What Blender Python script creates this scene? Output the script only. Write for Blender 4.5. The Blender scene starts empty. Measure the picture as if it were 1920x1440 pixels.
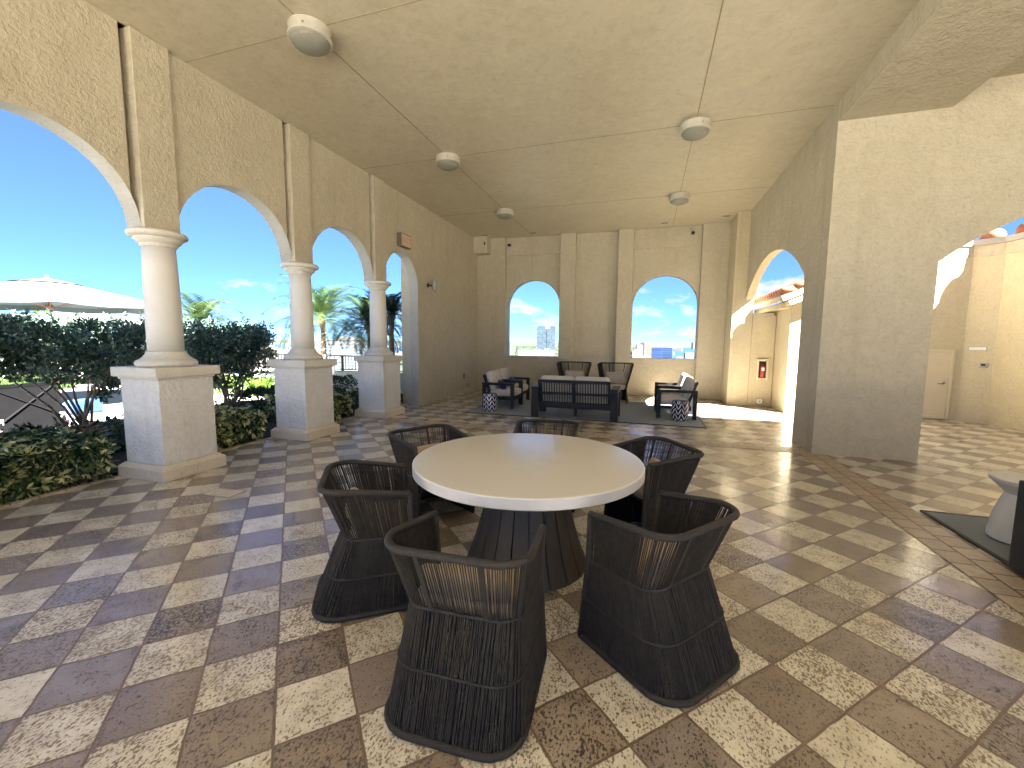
import bpy, bmesh, math, random
import numpy as np
from mathutils import Vector, Matrix
PI = math.pi
rnd = random.Random(7)
S = bpy.context.scene
COL = S.collection

# ------------------------------------------------------------------ materials
def new_mat(name):
    m = bpy.data.materials.new(name); m.use_nodes = True
    nt = m.node_tree; b = nt.nodes['Principled BSDF']
    return m, nt, b
def nd(nt, t, **k):
    n = nt.nodes.new(t)
    for a, v in k.items():
        if a.startswith('i_'): n.inputs[a[2:].replace('_', ' ')].default_value = v
        else: setattr(n, a, v)
    return n
def lk(nt, a, b): nt.links.new(a, b)
def mth(nt, op, a, b=None, c=None):
    n = nt.nodes.new('ShaderNodeMath'); n.operation = op
    for i, v in enumerate((a, b, c)):
        if v is None: continue
        if isinstance(v, (int, float)): n.inputs[i].default_value = v
        else: nt.links.new(v, n.inputs[i])
    return n.outputs[0]
def mixc(nt, f, a, b, mode='MIX'):
    n = nt.nodes.new('ShaderNodeMix'); n.data_type = 'RGBA'; n.blend_type = mode
    for s, v in ((n.inputs[0], f), (n.inputs[6], a), (n.inputs[7], b)):
        if isinstance(v, (int, float)): s.default_value = v
        elif isinstance(v, tuple): s.default_value = (*v, 1) if len(v) == 3 else v
        else: nt.links.new(v, s)
    return n.outputs[2]
def noise(nt, vec, scale, detail=4, rough=.55, dist=0):
    n = nt.nodes.new('ShaderNodeTexNoise'); n.inputs['Scale'].default_value = scale
    n.inputs['Detail'].default_value = detail; n.inputs['Roughness'].default_value = rough
    n.inputs['Distortion'].default_value = dist
    if vec is not None: nt.links.new(vec, n.inputs['Vector'])
    return n.outputs['Fac']
def ramp(nt, fac, stops):
    n = nt.nodes.new('ShaderNodeValToRGB'); e = n.color_ramp.elements
    while len(e) < len(stops): e.new(.5)
    for el, (p, c) in zip(e, stops):
        el.position = p; el.color = (*c, 1) if len(c) == 3 else c
    nt.links.new(fac, n.inputs[0]); return n.outputs[0]
def mrange(nt, v, a, b, c, d):
    n = nt.nodes.new('ShaderNodeMapRange'); nt.links.new(v, n.inputs[0])
    for i, x in enumerate((a, b, c, d)): n.inputs[i + 1].default_value = x
    return n.outputs[0]
def bump(nt, h, strength, dist, bsdf, prev=None):
    n = nt.nodes.new('ShaderNodeBump'); n.inputs['Strength'].default_value = strength
    n.inputs['Distance'].default_value = dist; nt.links.new(h, n.inputs['Height'])
    if prev is not None: nt.links.new(prev, n.inputs['Normal'])
    nt.links.new(n.outputs[0], bsdf.inputs['Normal']); return n.outputs[0]
def geo_pos(nt): return nt.nodes.new('ShaderNodeNewGeometry').outputs['Position']
def obj_co(nt): return nt.nodes.new('ShaderNodeTexCoord').outputs['Object']
def rgbmul(c, k): return tuple(x * k for x in c)

def stucco(name, col, grain=1.0, rough=.85, stain=.25, b=.5):
    m, nt, p = new_mat(name); v = geo_pos(nt)
    n1 = noise(nt, v, 1.1, 5, .6); n2 = noise(nt, v, 26 * grain, 4, .6, .6); n3 = noise(nt, v, 6, 4, .65, .4)
    c = mixc(nt, mrange(nt, n1, .35, .7, 0, stain), col, (col[0] * .7, col[1] * .66, col[2] * .58))
    c = mixc(nt, mrange(nt, n2, .48, .68, 0, .34), c, rgbmul(col, .62))
    c = mixc(nt, mrange(nt, n3, .48, .72, 0, .4), c, rgbmul(col, 1.2))
    mpv = nd(nt, 'ShaderNodeMapping'); mpv.inputs['Scale'].default_value = (2.6, 2.6, .22); lk(nt, v, mpv.inputs[0]); n5 = noise(nt, mpv.outputs[0], 1.6, 5, .62, .3)
    c = mixc(nt, mrange(nt, n5, .54, .74, 0, .3), c, (col[0] * .62, col[1] * .56, col[2] * .48))
    lk(nt, c, p.inputs['Base Color']); p.inputs['Roughness'].default_value = rough
    h = mth(nt, 'ADD', mth(nt, 'MULTIPLY', n2, .6), mth(nt, 'MULTIPLY', n3, .8))
    bump(nt, h, b, .03, p); return m
def stone(name, col, pit=.5):
    m, nt, p = new_mat(name); v = geo_pos(nt)
    n1 = noise(nt, v, 4, 5, .6); n2 = noise(nt, v, 40, 4, .7, .5)
    c = mixc(nt, mrange(nt, n1, .35, .7, 0, .45), col, (col[0] * .8, col[1] * .74, col[2] * .6))
    pits = mrange(nt, n2, .58, .68, 0, 1)
    c = mixc(nt, mth(nt, 'MULTIPLY', pits, pit), c, rgbmul(col, .35))
    lk(nt, c, p.inputs['Base Color']); p.inputs['Roughness'].default_value = .75
    bump(nt, mth(nt, 'SUBTRACT', n1, pits), .25, .01, p); return m
def plain(name, col, rough=.6, var=.15, scale=8, metal=0, bmp=0, spec=.5):
    m, nt, p = new_mat(name); v = obj_co(nt); n = noise(nt, v, scale, 4)
    c = mixc(nt, mrange(nt, n, .3, .7, 0, 1), rgbmul(col, 1 - var), rgbmul(col, 1 + var))
    lk(nt, c, p.inputs['Base Color']); p.inputs['Roughness'].default_value = rough
    p.inputs['Metallic'].default_value = metal; p.inputs['Specular IOR Level'].default_value = spec
    if bmp: bump(nt, noise(nt, v, scale * 12, 3), bmp, .005, p)
    return m
def fabric(name, col, weave=260, rough=.95):
    m, nt, p = new_mat(name); v = obj_co(nt)
    w = nd(nt, 'ShaderNodeTexWave'); w.inputs['Scale'].default_value = weave; lk(nt, v, w.inputs['Vector'])
    n = noise(nt, v, 9, 4); n2 = noise(nt, v, 90, 3)
    c = mixc(nt, mrange(nt, n, .3, .7, 0, 1), rgbmul(col, .88), rgbmul(col, 1.08))
    c = mixc(nt, mth(nt, 'MULTIPLY', n2, .3), c, rgbmul(col, .7))
    lk(nt, c, p.inputs['Base Color']); p.inputs['Roughness'].default_value = rough
    p.inputs['Sheen Weight'].default_value = .15
    bump(nt, mth(nt, 'ADD', n2, mth(nt, 'MULTIPLY', n, 1.5)), .25, .01, p); return m
def leafmat(name, dark, light, hue2=None, rough=.45, trans=.25):
    m, nt, p = new_mat(name)
    a = nd(nt, 'ShaderNodeAttribute'); a.attribute_name = 'tint'
    st = [(0, dark), (.6, light)]
    st = [(0, dark), (.62, light), (1, hue2)] if hue2 else [(0, dark), (1, light)]
    c = ramp(nt, a.outputs['Fac'], st)
    lk(nt, c, p.inputs['Base Color']); p.inputs['Roughness'].default_value = rough
    t = nd(nt, 'ShaderNodeBsdfTranslucent'); lk(nt, c, t.inputs['Color'])
    mx = nd(nt, 'ShaderNodeMixShader'); mx.inputs[0].default_value = trans
    lk(nt, p.outputs[0], mx.inputs[1]); lk(nt, t.outputs[0], mx.inputs[2])
    lk(nt, mx.outputs[0], nt.nodes['Material Output'].inputs['Surface']); return m

TP = .3055
def tile_mat():
    m, nt, p = new_mat('checker_tiles'); v = geo_pos(nt)
    sx = nd(nt, 'ShaderNodeSeparateXYZ'); lk(nt, v, sx.inputs[0])
    wob = noise(nt, v, 7, 2)
    w = mth(nt, 'MULTIPLY', mth(nt, 'SUBTRACT', wob, .5), .012)
    u = mth(nt, 'MULTIPLY', mth(nt, 'ADD', sx.outputs[0], sx.outputs[1]), .70710678)
    q = mth(nt, 'MULTIPLY', mth(nt, 'SUBTRACT', sx.outputs[1], sx.outputs[0]), .70710678)
    u = mth(nt, 'DIVIDE', mth(nt, 'ADD', mth(nt, 'SUBTRACT', u, .1825), w), TP)
    q = mth(nt, 'DIVIDE', mth(nt, 'ADD', mth(nt, 'SUBTRACT', q, .189), w), TP)
    cu, cq = mth(nt, 'FLOOR', u), mth(nt, 'FLOOR', q)
    par = mth(nt, 'FLOORED_MODULO', mth(nt, 'ADD', cu, cq), 2.0)
    fu, fq = mth(nt, 'FRACT', u), mth(nt, 'FRACT', q)
    du = mth(nt, 'MINIMUM', fu, mth(nt, 'SUBTRACT', 1.0, fu)); dq = mth(nt, 'MINIMUM', fq, mth(nt, 'SUBTRACT', 1.0, fq))
    edge = mth(nt, 'MINIMUM', du, dq)
    grout = mrange(nt, edge, .013, .026, 1, 0)
    cv = nd(nt, 'ShaderNodeCombineXYZ'); lk(nt, cu, cv.inputs[0]); lk(nt, cq, cv.inputs[1])
    wn = nd(nt, 'ShaderNodeTexWhiteNoise'); wn.noise_dimensions = '3D'; lk(nt, cv.outputs[0], wn.inputs['Vector'])
    r1 = wn.outputs['Value']; sr = nd(nt, 'ShaderNodeSeparateColor'); lk(nt, wn.outputs['Color'], sr.inputs[0])
    r2, r3 = sr.outputs[1], sr.outputs[2]
    n1 = noise(nt, v, 9, 6, .65, .3); n2 = noise(nt, v, 55, 4, .65, .8); n3 = noise(nt, v, 2.2, 3); n4 = noise(nt, v, 160, 3)
    darkc = ramp(nt, r1, [(0, (.28, .22, .158)), (.35, (.345, .275, .195)), (.7, (.31, .26, .222)), (1, (.43, .345, .24))])
    lightc = ramp(nt, r2, [(0, (.74, .69, .54)), (.5, (.83, .785, .64)), (1, (.77, .715, .56))])
    c = mixc(nt, par, lightc, darkc)
    c = mixc(nt, mrange(nt, n1, .38, .72, 0, .55), c, mixc(nt, par, (.42, .34, .21), (.21, .155, .112)))
    c = mixc(nt, mrange(nt, n4, .45, .7, 0, .42), c, mixc(nt, par, (.80, .75, .61), (.46, .37, .29)))
    # travertine-like pits, denser on some tiles than others
    vo = nd(nt, 'ShaderNodeTexVoronoi'); vo.inputs['Scale'].default_value = 62; vo.inputs['Randomness'].default_value = 1
    mp = nd(nt, 'ShaderNodeMapping'); mp.inputs['Rotation'].default_value = (0, 0, PI / 4); mp.inputs['Scale'].default_value = (1, .62, 1)
    lk(nt, v, mp.inputs[0]); lk(nt, mp.outputs[0], vo.inputs['Vector'])
    thr = mth(nt, 'ADD', mth(nt, 'MULTIPLY', r3, .19), mth(nt, 'MULTIPLY', mth(nt, 'SUBTRACT', n1, .5), .55))
    thr = mth(nt, 'ADD', thr, mth(nt, 'MULTIPLY', mth(nt, 'SUBTRACT', n2, .5), .7))
    pit = mrange(nt, mth(nt, 'SUBTRACT', vo.outputs['Distance'], mth(nt, 'ADD', thr, .16)), -.06, .06, 1, 0)
    vo2 = nd(nt, 'ShaderNodeTexVoronoi'); vo2.inputs['Scale'].default_value = 120; lk(nt, mp.outputs[0], vo2.inputs['Vector'])
    pit2 = mrange(nt, mth(nt, 'SUBTRACT', vo2.outputs['Distance'], mth(nt, 'ADD', mth(nt, 'MULTIPLY', thr, 1.2), .10)), -.08, .08, .85, 0)
    pit = mth(nt, 'MAXIMUM', pit, pit2)
    n5 = noise(nt, mp.outputs[0], 88, 3, .55, .2)
    sp_ = mth(nt, 'ADD', n5, mth(nt, 'MULTIPLY', mth(nt, 'SUBTRACT', n1, .5), .32))
    sp_ = mth(nt, 'ADD', sp_, mth(nt, 'MULTIPLY', r3, .075))
    pit = mth(nt, 'MAXIMUM', pit, mrange(nt, sp_, .572, .645, 0, .95))
    pit = mth(nt, 'MINIMUM', mth(nt, 'MAXIMUM', pit, 0.0), 1.0)
    c = mixc(nt, mth(nt, 'MULTIPLY', pit, .9), c, mixc(nt, par, (.16, .11, .062), (.04, .026, .019)))
    c = mixc(nt, grout, c, (.17, .115, .075))
    c = mixc(nt, mrange(nt, n3, .4, .75, 0, .15), c, (.26, .2, .14))
    lk(nt, c, p.inputs['Base Color'])
    ro = mth(nt, 'ADD', mth(nt, 'MULTIPLY', mth(nt, 'ADD', n1, r2), .13), mth(nt, 'ADD', .09, mth(nt, 'MULTIPLY', mth(nt, 'MAXIMUM', pit, grout), .35)))
    lk(nt, ro, p.inputs['Roughness']); p.inputs['Specular IOR Level'].default_value = .8
    p.inputs['Coat Weight'].default_value = .4; p.inputs['Coat Roughness'].default_value = .14
    h = mth(nt, 'SUBTRACT', mth(nt, 'MULTIPLY', n1, .5), mth(nt, 'ADD', mth(nt, 'MULTIPLY', pit, .35), mth(nt, 'MULTIPLY', grout, .9)))
    h = mth(nt, 'ADD', h, mth(nt, 'MULTIPLY', n2, .18))
    bump(nt, h, .32, .006, p); return m
def band_mat(along):
    m, nt, p = new_mat('paver_band'); v = geo_pos(nt)
    mp = nd(nt, 'ShaderNodeMapping'); lk(nt, v, mp.inputs[0])
    if along == 'y': mp.inputs['Rotation'].default_value = (0, 0, PI / 2); mp.inputs['Location'].default_value = (0, -2.12, 0)
    else: mp.inputs['Location'].default_value = (0, -6.87, 0)
    b = nd(nt, 'ShaderNodeTexBrick'); lk(nt, mp.outputs[0], b.inputs[0])
    b.offset = .5; b.inputs['Scale'].default_value = 1; b.inputs['Brick Width'].default_value = .2; b.inputs['Row Height'].default_value = .165
    b.inputs['Mortar Size'].default_value = .008; b.inputs['Mortar Smooth'].default_value = .2
    b.inputs['Color1'].default_value = (.38, .30, .215, 1); b.inputs['Color2'].default_value = (.52, .43, .32, 1); b.inputs['Mortar'].default_value = (.07, .045, .03, 1)
    n1 = noise(nt, v, 9, 6, .65); n2 = noise(nt, v, 60, 4, .7)
    c = mixc(nt, mrange(nt, n1, .35, .7, 0, .6), b.outputs[0], (.30, .225, .16))
    c = mixc(nt, mrange(nt, n2, .55, .68, 0, .6), c, (.07, .045, .03))
    lk(nt, c, p.inputs['Base Color']); p.inputs['Roughness'].default_value = .42
    bump(nt, mth(nt, 'SUBTRACT', mth(nt, 'MULTIPLY', n1, .4), mth(nt, 'ADD', b.outputs[1], mth(nt, 'MULTIPLY', n2, .2))), .5, .006, p)
    return m

M = {}
WALLC = (.50, .45, .335)
M['stucco'] = stucco('stucco_wall', WALLC, 1.0, .85, .3, .8)
M['stucco_y'] = stucco('stucco_courtyard', (.55, .48, .325), stain=.12, b=.6)
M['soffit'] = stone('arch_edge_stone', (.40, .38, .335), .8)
M['ceil'] = stucco('ceiling_plaster', (.50, .452, .335), .5, .42, .3, .14)
M['seam'] = plain('seam_line', (.30, .255, .165), .9)  # even colour of the joint lines across the ceiling
M['white_st'] = stucco('white_stucco', (.70, .69, .655), 1.1, .85, .1, .9)
M['column'] = plain('column_paint', (.66, .64, .585), .6, .05, 3, bmp=.08)
M['cast'] = stone('cast_stone', (.64, .615, .545), .5)
M['coral'] = stone('keystone', (.64, .58, .47), .75)
M['tiles'] = tile_mat()
M['band_x'] = band_mat('x'); M['band_y'] = band_mat('y')
M['rope'] = plain('dark_rope', (.03, .0265, .0225), .7, .35, 30, bmp=.2, spec=.22)
M['rope2'] = plain('dark_rope_wrap', (.036, .032, .028), .62, .25, 60, bmp=.35, spec=.25)
M['alu'] = plain('charcoal_aluminium', (.014, .014, .015), .5, .15, 6, spec=.3)
M['tan'] = fabric('tan_cushion', (.37, .295, .215))
M['cream'] = fabric('cream_cushion', (.54, .505, .44))
M['dkmesh'] = plain('dark_mesh', (.006, .006, .0065), .95, .1, spec=.03)
M['beige'] = fabric('beige_cushion', (.50, .44, .355))
M['navy'] = fabric('navy_pillow', (.03, .042, .085))
M['dkpanel'] = fabric('charcoal_panel', (.007, .007, .007))
def tabletop_mat():
    m, nt, p = new_mat('pale_table_top'); v = obj_co(nt)
    mp = nd(nt, 'ShaderNodeMapping'); mp.inputs['Scale'].default_value = (2, 14, 2); mp.inputs['Rotation'].default_value = (0, 0, .25); lk(nt, v, mp.inputs[0])
    n1 = noise(nt, mp.outputs[0], 3, 6, .6); n2 = noise(nt, v, 2.5, 4)
    c = mixc(nt, mrange(nt, n1, .35, .7, 0, .10), (.62, .59, .525), (.57, .535, .465))
    c = mixc(nt, mrange(nt, n2, .4, .7, 0, .15), c, (.65, .625, .565))
    lk(nt, c, p.inputs['Base Color']); p.inputs['Roughness'].default_value = .3; p.inputs['Specular IOR Level'].default_value = .7
    return m
M['top'] = tabletop_mat()
M['topedge'] = plain('table_edge', (.66, .645, .60), .5, .05, 5)
def wood_mat(name, a, b):
    m, nt, p = new_mat(name); v = obj_co(nt)
    mp = nd(nt, 'ShaderNodeMapping'); mp.inputs['Scale'].default_value = (16, 16, 1.2); lk(nt, v, mp.inputs[0])
    n1 = noise(nt, mp.outputs[0], 4, 6, .6, .5)
    lk(nt, mixc(nt, n1, a, b), p.inputs['Base Color']); p.inputs['Roughness'].default_value = .6
    bump(nt, n1, .2, .004, p); return m
M['plank'] = wood_mat('weathered_plank', (.035, .029, .024), (.085, .071, .06))
M['teak'] = wood_mat('teak_pole', (.16, .07, .04), (.26, .12, .07))
def rug_mat():
    m, nt, p = new_mat('grey_rug'); v = geo_pos(nt)
    w = nd(nt, 'ShaderNodeTexWave'); w.bands_direction = 'X'; w.inputs['Scale'].default_value = 14; w.inputs['Distortion'].default_value = 1.5
    w.inputs['Detail'].default_value = 3; lk(nt, v, w.inputs['Vector'])
    mp = nd(nt, 'ShaderNodeMapping'); mp.inputs['Scale'].default_value = (40, 2, 1); lk(nt, v, mp.inputs[0]); n = noise(nt, mp.outputs[0], 4, 4, .6)
    c = mixc(nt, w.outputs['Fac'], (.19, .215, .245), (.31, .345, .38)); c = mixc(nt, mth(nt, 'MULTIPLY', n, .6), c, (.15, .175, .20))
    lk(nt, c, p.inputs['Base Color']); p.inputs['Roughness'].default_value = .95; bump(nt, w.outputs['Fac'], .3, .004, p); return m
M['rug'] = rug_mat()
M['rugedge'] = fabric('rug_binding', (.03, .03, .032))
M['paintw'] = plain('white_paint', (.74, .72, .68), .45, .05)
M['concw'] = plain('white_concrete', (.62, .62, .59), .6, .06, 5, bmp=.1)
M['lampbody'] = plain('lamp_body', (.46, .435, .36), .5, .1)
M['metal'] = plain('brushed_metal', (.45, .45, .44), .35, .1, 20, 1)
M['dark'] = plain('dark_metal', (.022, .021, .02), .5, .2)
M['taupe'] = plain('taupe_metal', (.15, .125, .095), .45, .1)
M['black'] = plain('black_plastic', (.01, .01, .012), .4)
M['grey'] = plain('grey_plastic', (.32, .31, .29), .5)
M['signface'] = plain('sign_face', (.60, .47, .36), .4, .05)
M['signred'] = plain('faded_red_letters', (.52, .27, .15), .5, .05)
M['doorp'] = plain('door_paint', (.60, .525, .37), .45, .03)
M['red'] = plain('red_paint', (.45, .03, .025), .35)
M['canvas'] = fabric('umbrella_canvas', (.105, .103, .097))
M['soil'] = plain('planting_soil', (.035, .025, .018), .95, .4, 12, bmp=.5)
M['deck'] = plain('pool_deck_concrete', (.38, .365, .335), .8, .06, 4, bmp=.1)
M['bark'] = wood_mat('palm_bark', (.10, .065, .04), (.27, .19, .12))
M['stem'] = wood_mat('shrub_stem', (.13, .10, .075), (.28, .23, .17))
M['leaf_dark'] = leafmat('shrub_leaf', (.028, .066, .052), (.105, .18, .135), (.25, .33, .27), .42, .08)
M['leaf_var'] = leafmat('variegated_leaf', (.012, .034, .012), (.10, .165, .05), (.80, .78, .40), .35, .2)
M['leaf_hedge'] = leafmat('hedge_leaf', (.012, .035, .014), (.05, .10, .03), None, .4, .2)
M['leaf_lime'] = leafmat('lime_groundcover', (.05, .10, .01), (.13, .20, .026), None, .5, .3)
M['leaf_brom'] = leafmat('bromeliad_leaf', (.05, .035, .018), (.14, .10, .03), (.22, .07, .05), .35, .2)
M['frond'] = leafmat('palm_frond', (.020, .052, .014), (.06, .11, .028), (.12, .15, .045), .45, .3)
M['frond_shaded'] = leafmat('palm_frond_shaded', (.012, .035, .018), (.05, .09, .04), None, .45, .2)  # building shade put into the leaf colour, a darker copy of the fronds
M['grass'] = leafmat('lawn_grass', (.03, .075, .009), (.085, .15, .025), None, .7, .3)
M['towel'] = fabric('blue_towel', (.008, .06, .24))
M['coraltile'] = plain('clay_roof_tile', (.27, .10, .05), .75, .3, 5, bmp=.2)
M['fascia'] = plain('fascia_paint', (.44, .41, .36), .6, .05)
M['coping'] = plain('grey_coping', (.36, .34, .31), .7, .1)
def water_mat(name, col, r=.08, sc=.05):
    m, nt, p = new_mat(name); v = geo_pos(nt)
    p.inputs['Base Color'].default_value = (*col, 1); p.inputs['Roughness'].default_value = r
    bump(nt, noise(nt, v, sc, 4), .3, 1 if sc < 1 else .02, p); return m
M['pool'] = water_mat('pool_water', (.05, .38, .52), .05, 3)
M['water'] = water_mat('bay_water', (.012, .04, .10), .35, .02)
def glass_tower(name, a, b, w, h, mort):
    m, nt, p = new_mat(name); v = obj_co(nt)
    b_ = nd(nt, 'ShaderNodeTexBrick'); mp = nd(nt, 'ShaderNodeMapping'); mp.inputs['Rotation'].default_value = (PI / 2, 0, 0); lk(nt, v, mp.inputs[0]); lk(nt, mp.outputs[0], b_.inputs[0])
    b_.offset = 0; b_.inputs['Scale'].default_value = 1; b_.inputs['Brick Width'].default_value = w; b_.inputs['Row Height'].default_value = h; b_.inputs['Mortar Size'].default_value = .18
    b_.inputs['Color1'].default_value = (*a, 1); b_.inputs['Color2'].default_value = (*b, 1); b_.inputs['Mortar'].default_value = (*mort, 1); b_.inputs['Bias'].default_value = .1
    lk(nt, b_.outputs[0], p.inputs['Base Color']); p.inputs['Roughness'].default_value = .25; return m
M['gl1'] = glass_tower('tower_glazing', (.016, .03, .042), (.036, .054, .07), 3.2, 3.4, (.05, .06, .068))
M['gl2'] = glass_tower('blue_glazing', (.012, .025, .07), (.018, .036, .09), 30, 3.3, (.04, .06, .11))
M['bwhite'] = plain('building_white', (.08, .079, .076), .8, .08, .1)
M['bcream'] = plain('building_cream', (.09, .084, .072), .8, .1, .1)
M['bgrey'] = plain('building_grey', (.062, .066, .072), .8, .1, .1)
M['bwin'] = plain('window_glass', (.10, .15, .20), .2, .2, .2)
M['contred'] = plain('container_red', (.40, .07, .05), .7, .3, .05)
def land_mat():
    m, nt, p = new_mat('city_ground'); v = geo_pos(nt)
    n1 = noise(nt, v, .004, 6, .6); n2 = noise(nt, v, .03, 4, .7)
    c = mixc(nt, mrange(nt, n1, .4, .6, 0, 1), (.008, .016, .006), (.02, .024, .017)); c = mixc(nt, mrange(nt, n2, .5, .65, 0, .7), c, (.05, .049, .045))
    lk(nt, c, p.inputs['Base Color']); p.inputs['Roughness'].default_value = .95; return m
M['land'] = land_mat()
def lens_mat():
    m, nt, p = new_mat('ribbed_glass'); p.inputs['Base Color'].default_value = (.40, .40, .33, 1); p.inputs['Roughness'].default_value = .1
    p.inputs['Transmission Weight'].default_value = .45; p.inputs['IOR'].default_value = 1.3
    w = nd(nt, 'ShaderNodeTexWave'); w.bands_direction = 'X'; w.inputs['Scale'].default_value = 14; lk(nt, obj_co(nt), w.inputs['Vector']); bump(nt, w.outputs['Fac'], .3, .01, p); return m
M['lens'] = lens_mat()
def stool_mat():
    m, nt, p = new_mat('navy_white_chevron'); v = obj_co(nt)
    s = nd(nt, 'ShaderNodeSeparateXYZ'); lk(nt, v, s.inputs[0])
    a = mth(nt, 'ARCTAN2', s.outputs[1], s.outputs[0]); a = mth(nt, 'MULTIPLY', a, 8 / (2 * PI))
    fa = mth(nt, 'FRACT', a); z = mth(nt, 'MULTIPLY', s.outputs[2], 10.0)
    tri = mth(nt, 'ABSOLUTE', mth(nt, 'SUBTRACT', fa, .5))
    ph = mth(nt, 'FRACT', mth(nt, 'ADD', z, mth(nt, 'MULTIPLY', tri, 2.4)))
    d = mth(nt, 'ABSOLUTE', mth(nt, 'SUBTRACT', ph, .5))
    e = mth(nt, 'MINIMUM', tri, mth(nt, 'SUBTRACT', .5, tri))
    lim = mth(nt, 'MULTIPLY', mth(nt, 'POWER', mth(nt, 'MAXIMUM', mth(nt, 'MULTIPLY', e, 4.0), .001), .6), .25)
    leaf = mrange(nt, mth(nt, 'SUBTRACT', lim, d), -.02, .02, 0, 1)
    leaf = mth(nt, 'MULTIPLY', leaf, mrange(nt, s.outputs[2], .385, .388, 1, 0))
    lk(nt, mixc(nt, leaf, (.012, .016, .05), (.72, .70, .68)), p.inputs['Base Color']); p.inputs['Roughness'].default_value = .2; return m
M['stool'] = stool_mat()

# ------------------------------------------------------------------ mesh builder
class MB:
    def __init__(s): s.v = []; s.f = []; s.m = []; s.sm = []
    def add(s, vs, fs, mi=0, smooth=False):
        o = len(s.v); s.v += [tuple(p) for p in vs]
        for f in fs: s.f.append(tuple(i + o for i in f)); s.m.append(mi); s.sm.append(smooth)
    def box(s, x0, x1, y0, y1, z0, z1, mi=0):
        s.add([(x0, y0, z0), (x1, y0, z0), (x1, y1, z0), (x0, y1, z0), (x0, y0, z1), (x1, y0, z1), (x1, y1, z1), (x0, y1, z1)],
              [(0, 3, 2, 1), (4, 5, 6, 7), (0, 1, 5, 4), (1, 2, 6, 5), (2, 3, 7, 6), (3, 0, 4, 7)], mi)
    def frustum(s, a, b, z0, z1, mi=0):   # a,b = (x0,x1,y0,y1)
        s.add([(a[0], a[2], z0), (a[1], a[2], z0), (a[1], a[3], z0), (a[0], a[3], z0), (b[0], b[2], z1), (b[1], b[2], z1), (b[1], b[3], z1), (b[0], b[3], z1)],
              [(0, 3, 2, 1), (4, 5, 6, 7), (0, 1, 5, 4), (1, 2, 6, 5), (2, 3, 7, 6), (3, 0, 4, 7)], mi)
    def rbox(s, x0, x1, y0, y1, z0, z1, r=.02, seg=3, mi=0, puff=0):
        # rounded box (superellipsoid-like cushion with rounded edges)
        bm = bmesh.new(); bmesh.ops.create_cube(bm, size=1)
        for v in bm.verts: v.co = ((v.co.x + .5) * (x1 - x0) + x0, (v.co.y + .5) * (y1 - y0) + y0, (v.co.z + .5) * (z1 - z0) + z0)
        bmesh.ops.bevel(bm, geom=bm.edges[:], offset=r, segments=seg, profile=.5, affect='EDGES', clamp_overlap=True)
        if puff:
            bmesh.ops.subdivide_edges(bm, edges=[e for e in bm.edges if e.calc_length() > r * 2.2], cuts=5, use_grid_fill=True)
            c = Vector(((x0 + x1) / 2, (y0 + y1) / 2, (z0 + z1) / 2)); h = Vector((x1 - x0, y1 - y0, z1 - z0)) / 2
            ax = min(range(3), key=lambda i: h[i])
            for v in bm.verts:
                d = v.co - c; k = 1.0
                for i in range(3):
                    if i != ax: k *= max(0, 1 - (abs(d[i]) / h[i]) ** 2.2)
                v.co[ax] += math.copysign(puff * k, d[ax])
        bm.verts.index_update()
        s.add([v.co[:] for v in bm.verts], [[v.index for v in f.verts] for f in bm.faces], mi, True); bm.free()
    def tube(s, pts, r, n=6, mi=0, closed=False, cap=True, smooth=True):
        pts = [Vector(p) for p in pts]; N = len(pts); rr = r if isinstance(r, (list, tuple)) else [r] * N
        vs = []; up = Vector((0, 0, 1)); prev = None
        for i, p in enumerate(pts):
            if closed: t = (pts[(i + 1) % N] - pts[i - 1])
            else: t = pts[min(i + 1, N - 1)] - pts[max(i - 1, 0)]
            t.normalize()
            if prev is None: a = t.cross(up if abs(t.z) < .95 else Vector((1, 0, 0)))
            else: a = prev - t * prev.dot(t)
            a.normalize(); prev = a; b = t.cross(a)
            for k in range(n):
                an = 2 * PI * k / n; vs.append(p + (a * math.cos(an) + b * math.sin(an)) * rr[i])
        fs = []
        for i in range(N if closed else N - 1):
            j = (i + 1) % N
            for k in range(n): fs.append((i * n + k, i * n + (k + 1) % n, j * n + (k + 1) % n, j * n + k))
        if cap and not closed: fs += [tuple(range(n - 1, -1, -1)), tuple(range((N - 1) * n, N * n))]
        s.add(vs, fs, mi, smooth)
    def bar(s, a, b, w, h, mi=0):   # rectangular bar from a to b
        a = Vector(a); b = Vector(b); t = (b - a).normalized(); up = Vector((0, 0, 1)) if abs(t.z) < .9 else Vector((0, 1, 0))
        x = t.cross(up).normalized(); y = x.cross(t)
        vs = [p + x * i * w / 2 + y * j * h / 2 for p in (a, b) for i, j in ((-1, -1), (1, -1), (1, 1), (-1, 1))]
        s.add(vs, [(0, 3, 2, 1), (4, 5, 6, 7), (0, 1, 5, 4), (1, 2, 6, 5), (2, 3, 7, 6), (3, 0, 4, 7)], mi)
    def lathe(s, prof, n=48, mi=0, c=(0, 0), smooth=True):
        vs = []
        for r, z in prof:
            for k in range(n): a = 2 * PI * k / n; vs.append((c[0] + r * math.cos(a), c[1] + r * math.sin(a), z))
        fs = []
        for i in range(len(prof) - 1):
            for k in range(n): fs.append((i * n + k, i * n + (k + 1) % n, (i + 1) * n + (k + 1) % n, (i + 1) * n + k))
        fs += [tuple(range(n - 1, -1, -1)), tuple(range((len(prof) - 1) * n, len(prof) * n))]
        s.add(vs, fs, mi, smooth)
    def prism(s, poly, z0, z1, mi=0):
        n = len(poly)
        s.add([(x, y, z0) for x, y in poly] + [(x, y, z1) for x, y in poly],
              [tuple(range(n - 1, -1, -1)), tuple(range(n, 2 * n))] + [(i, (i + 1) % n, (i + 1) % n + n, i + n) for i in range(n)], mi)
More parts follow.
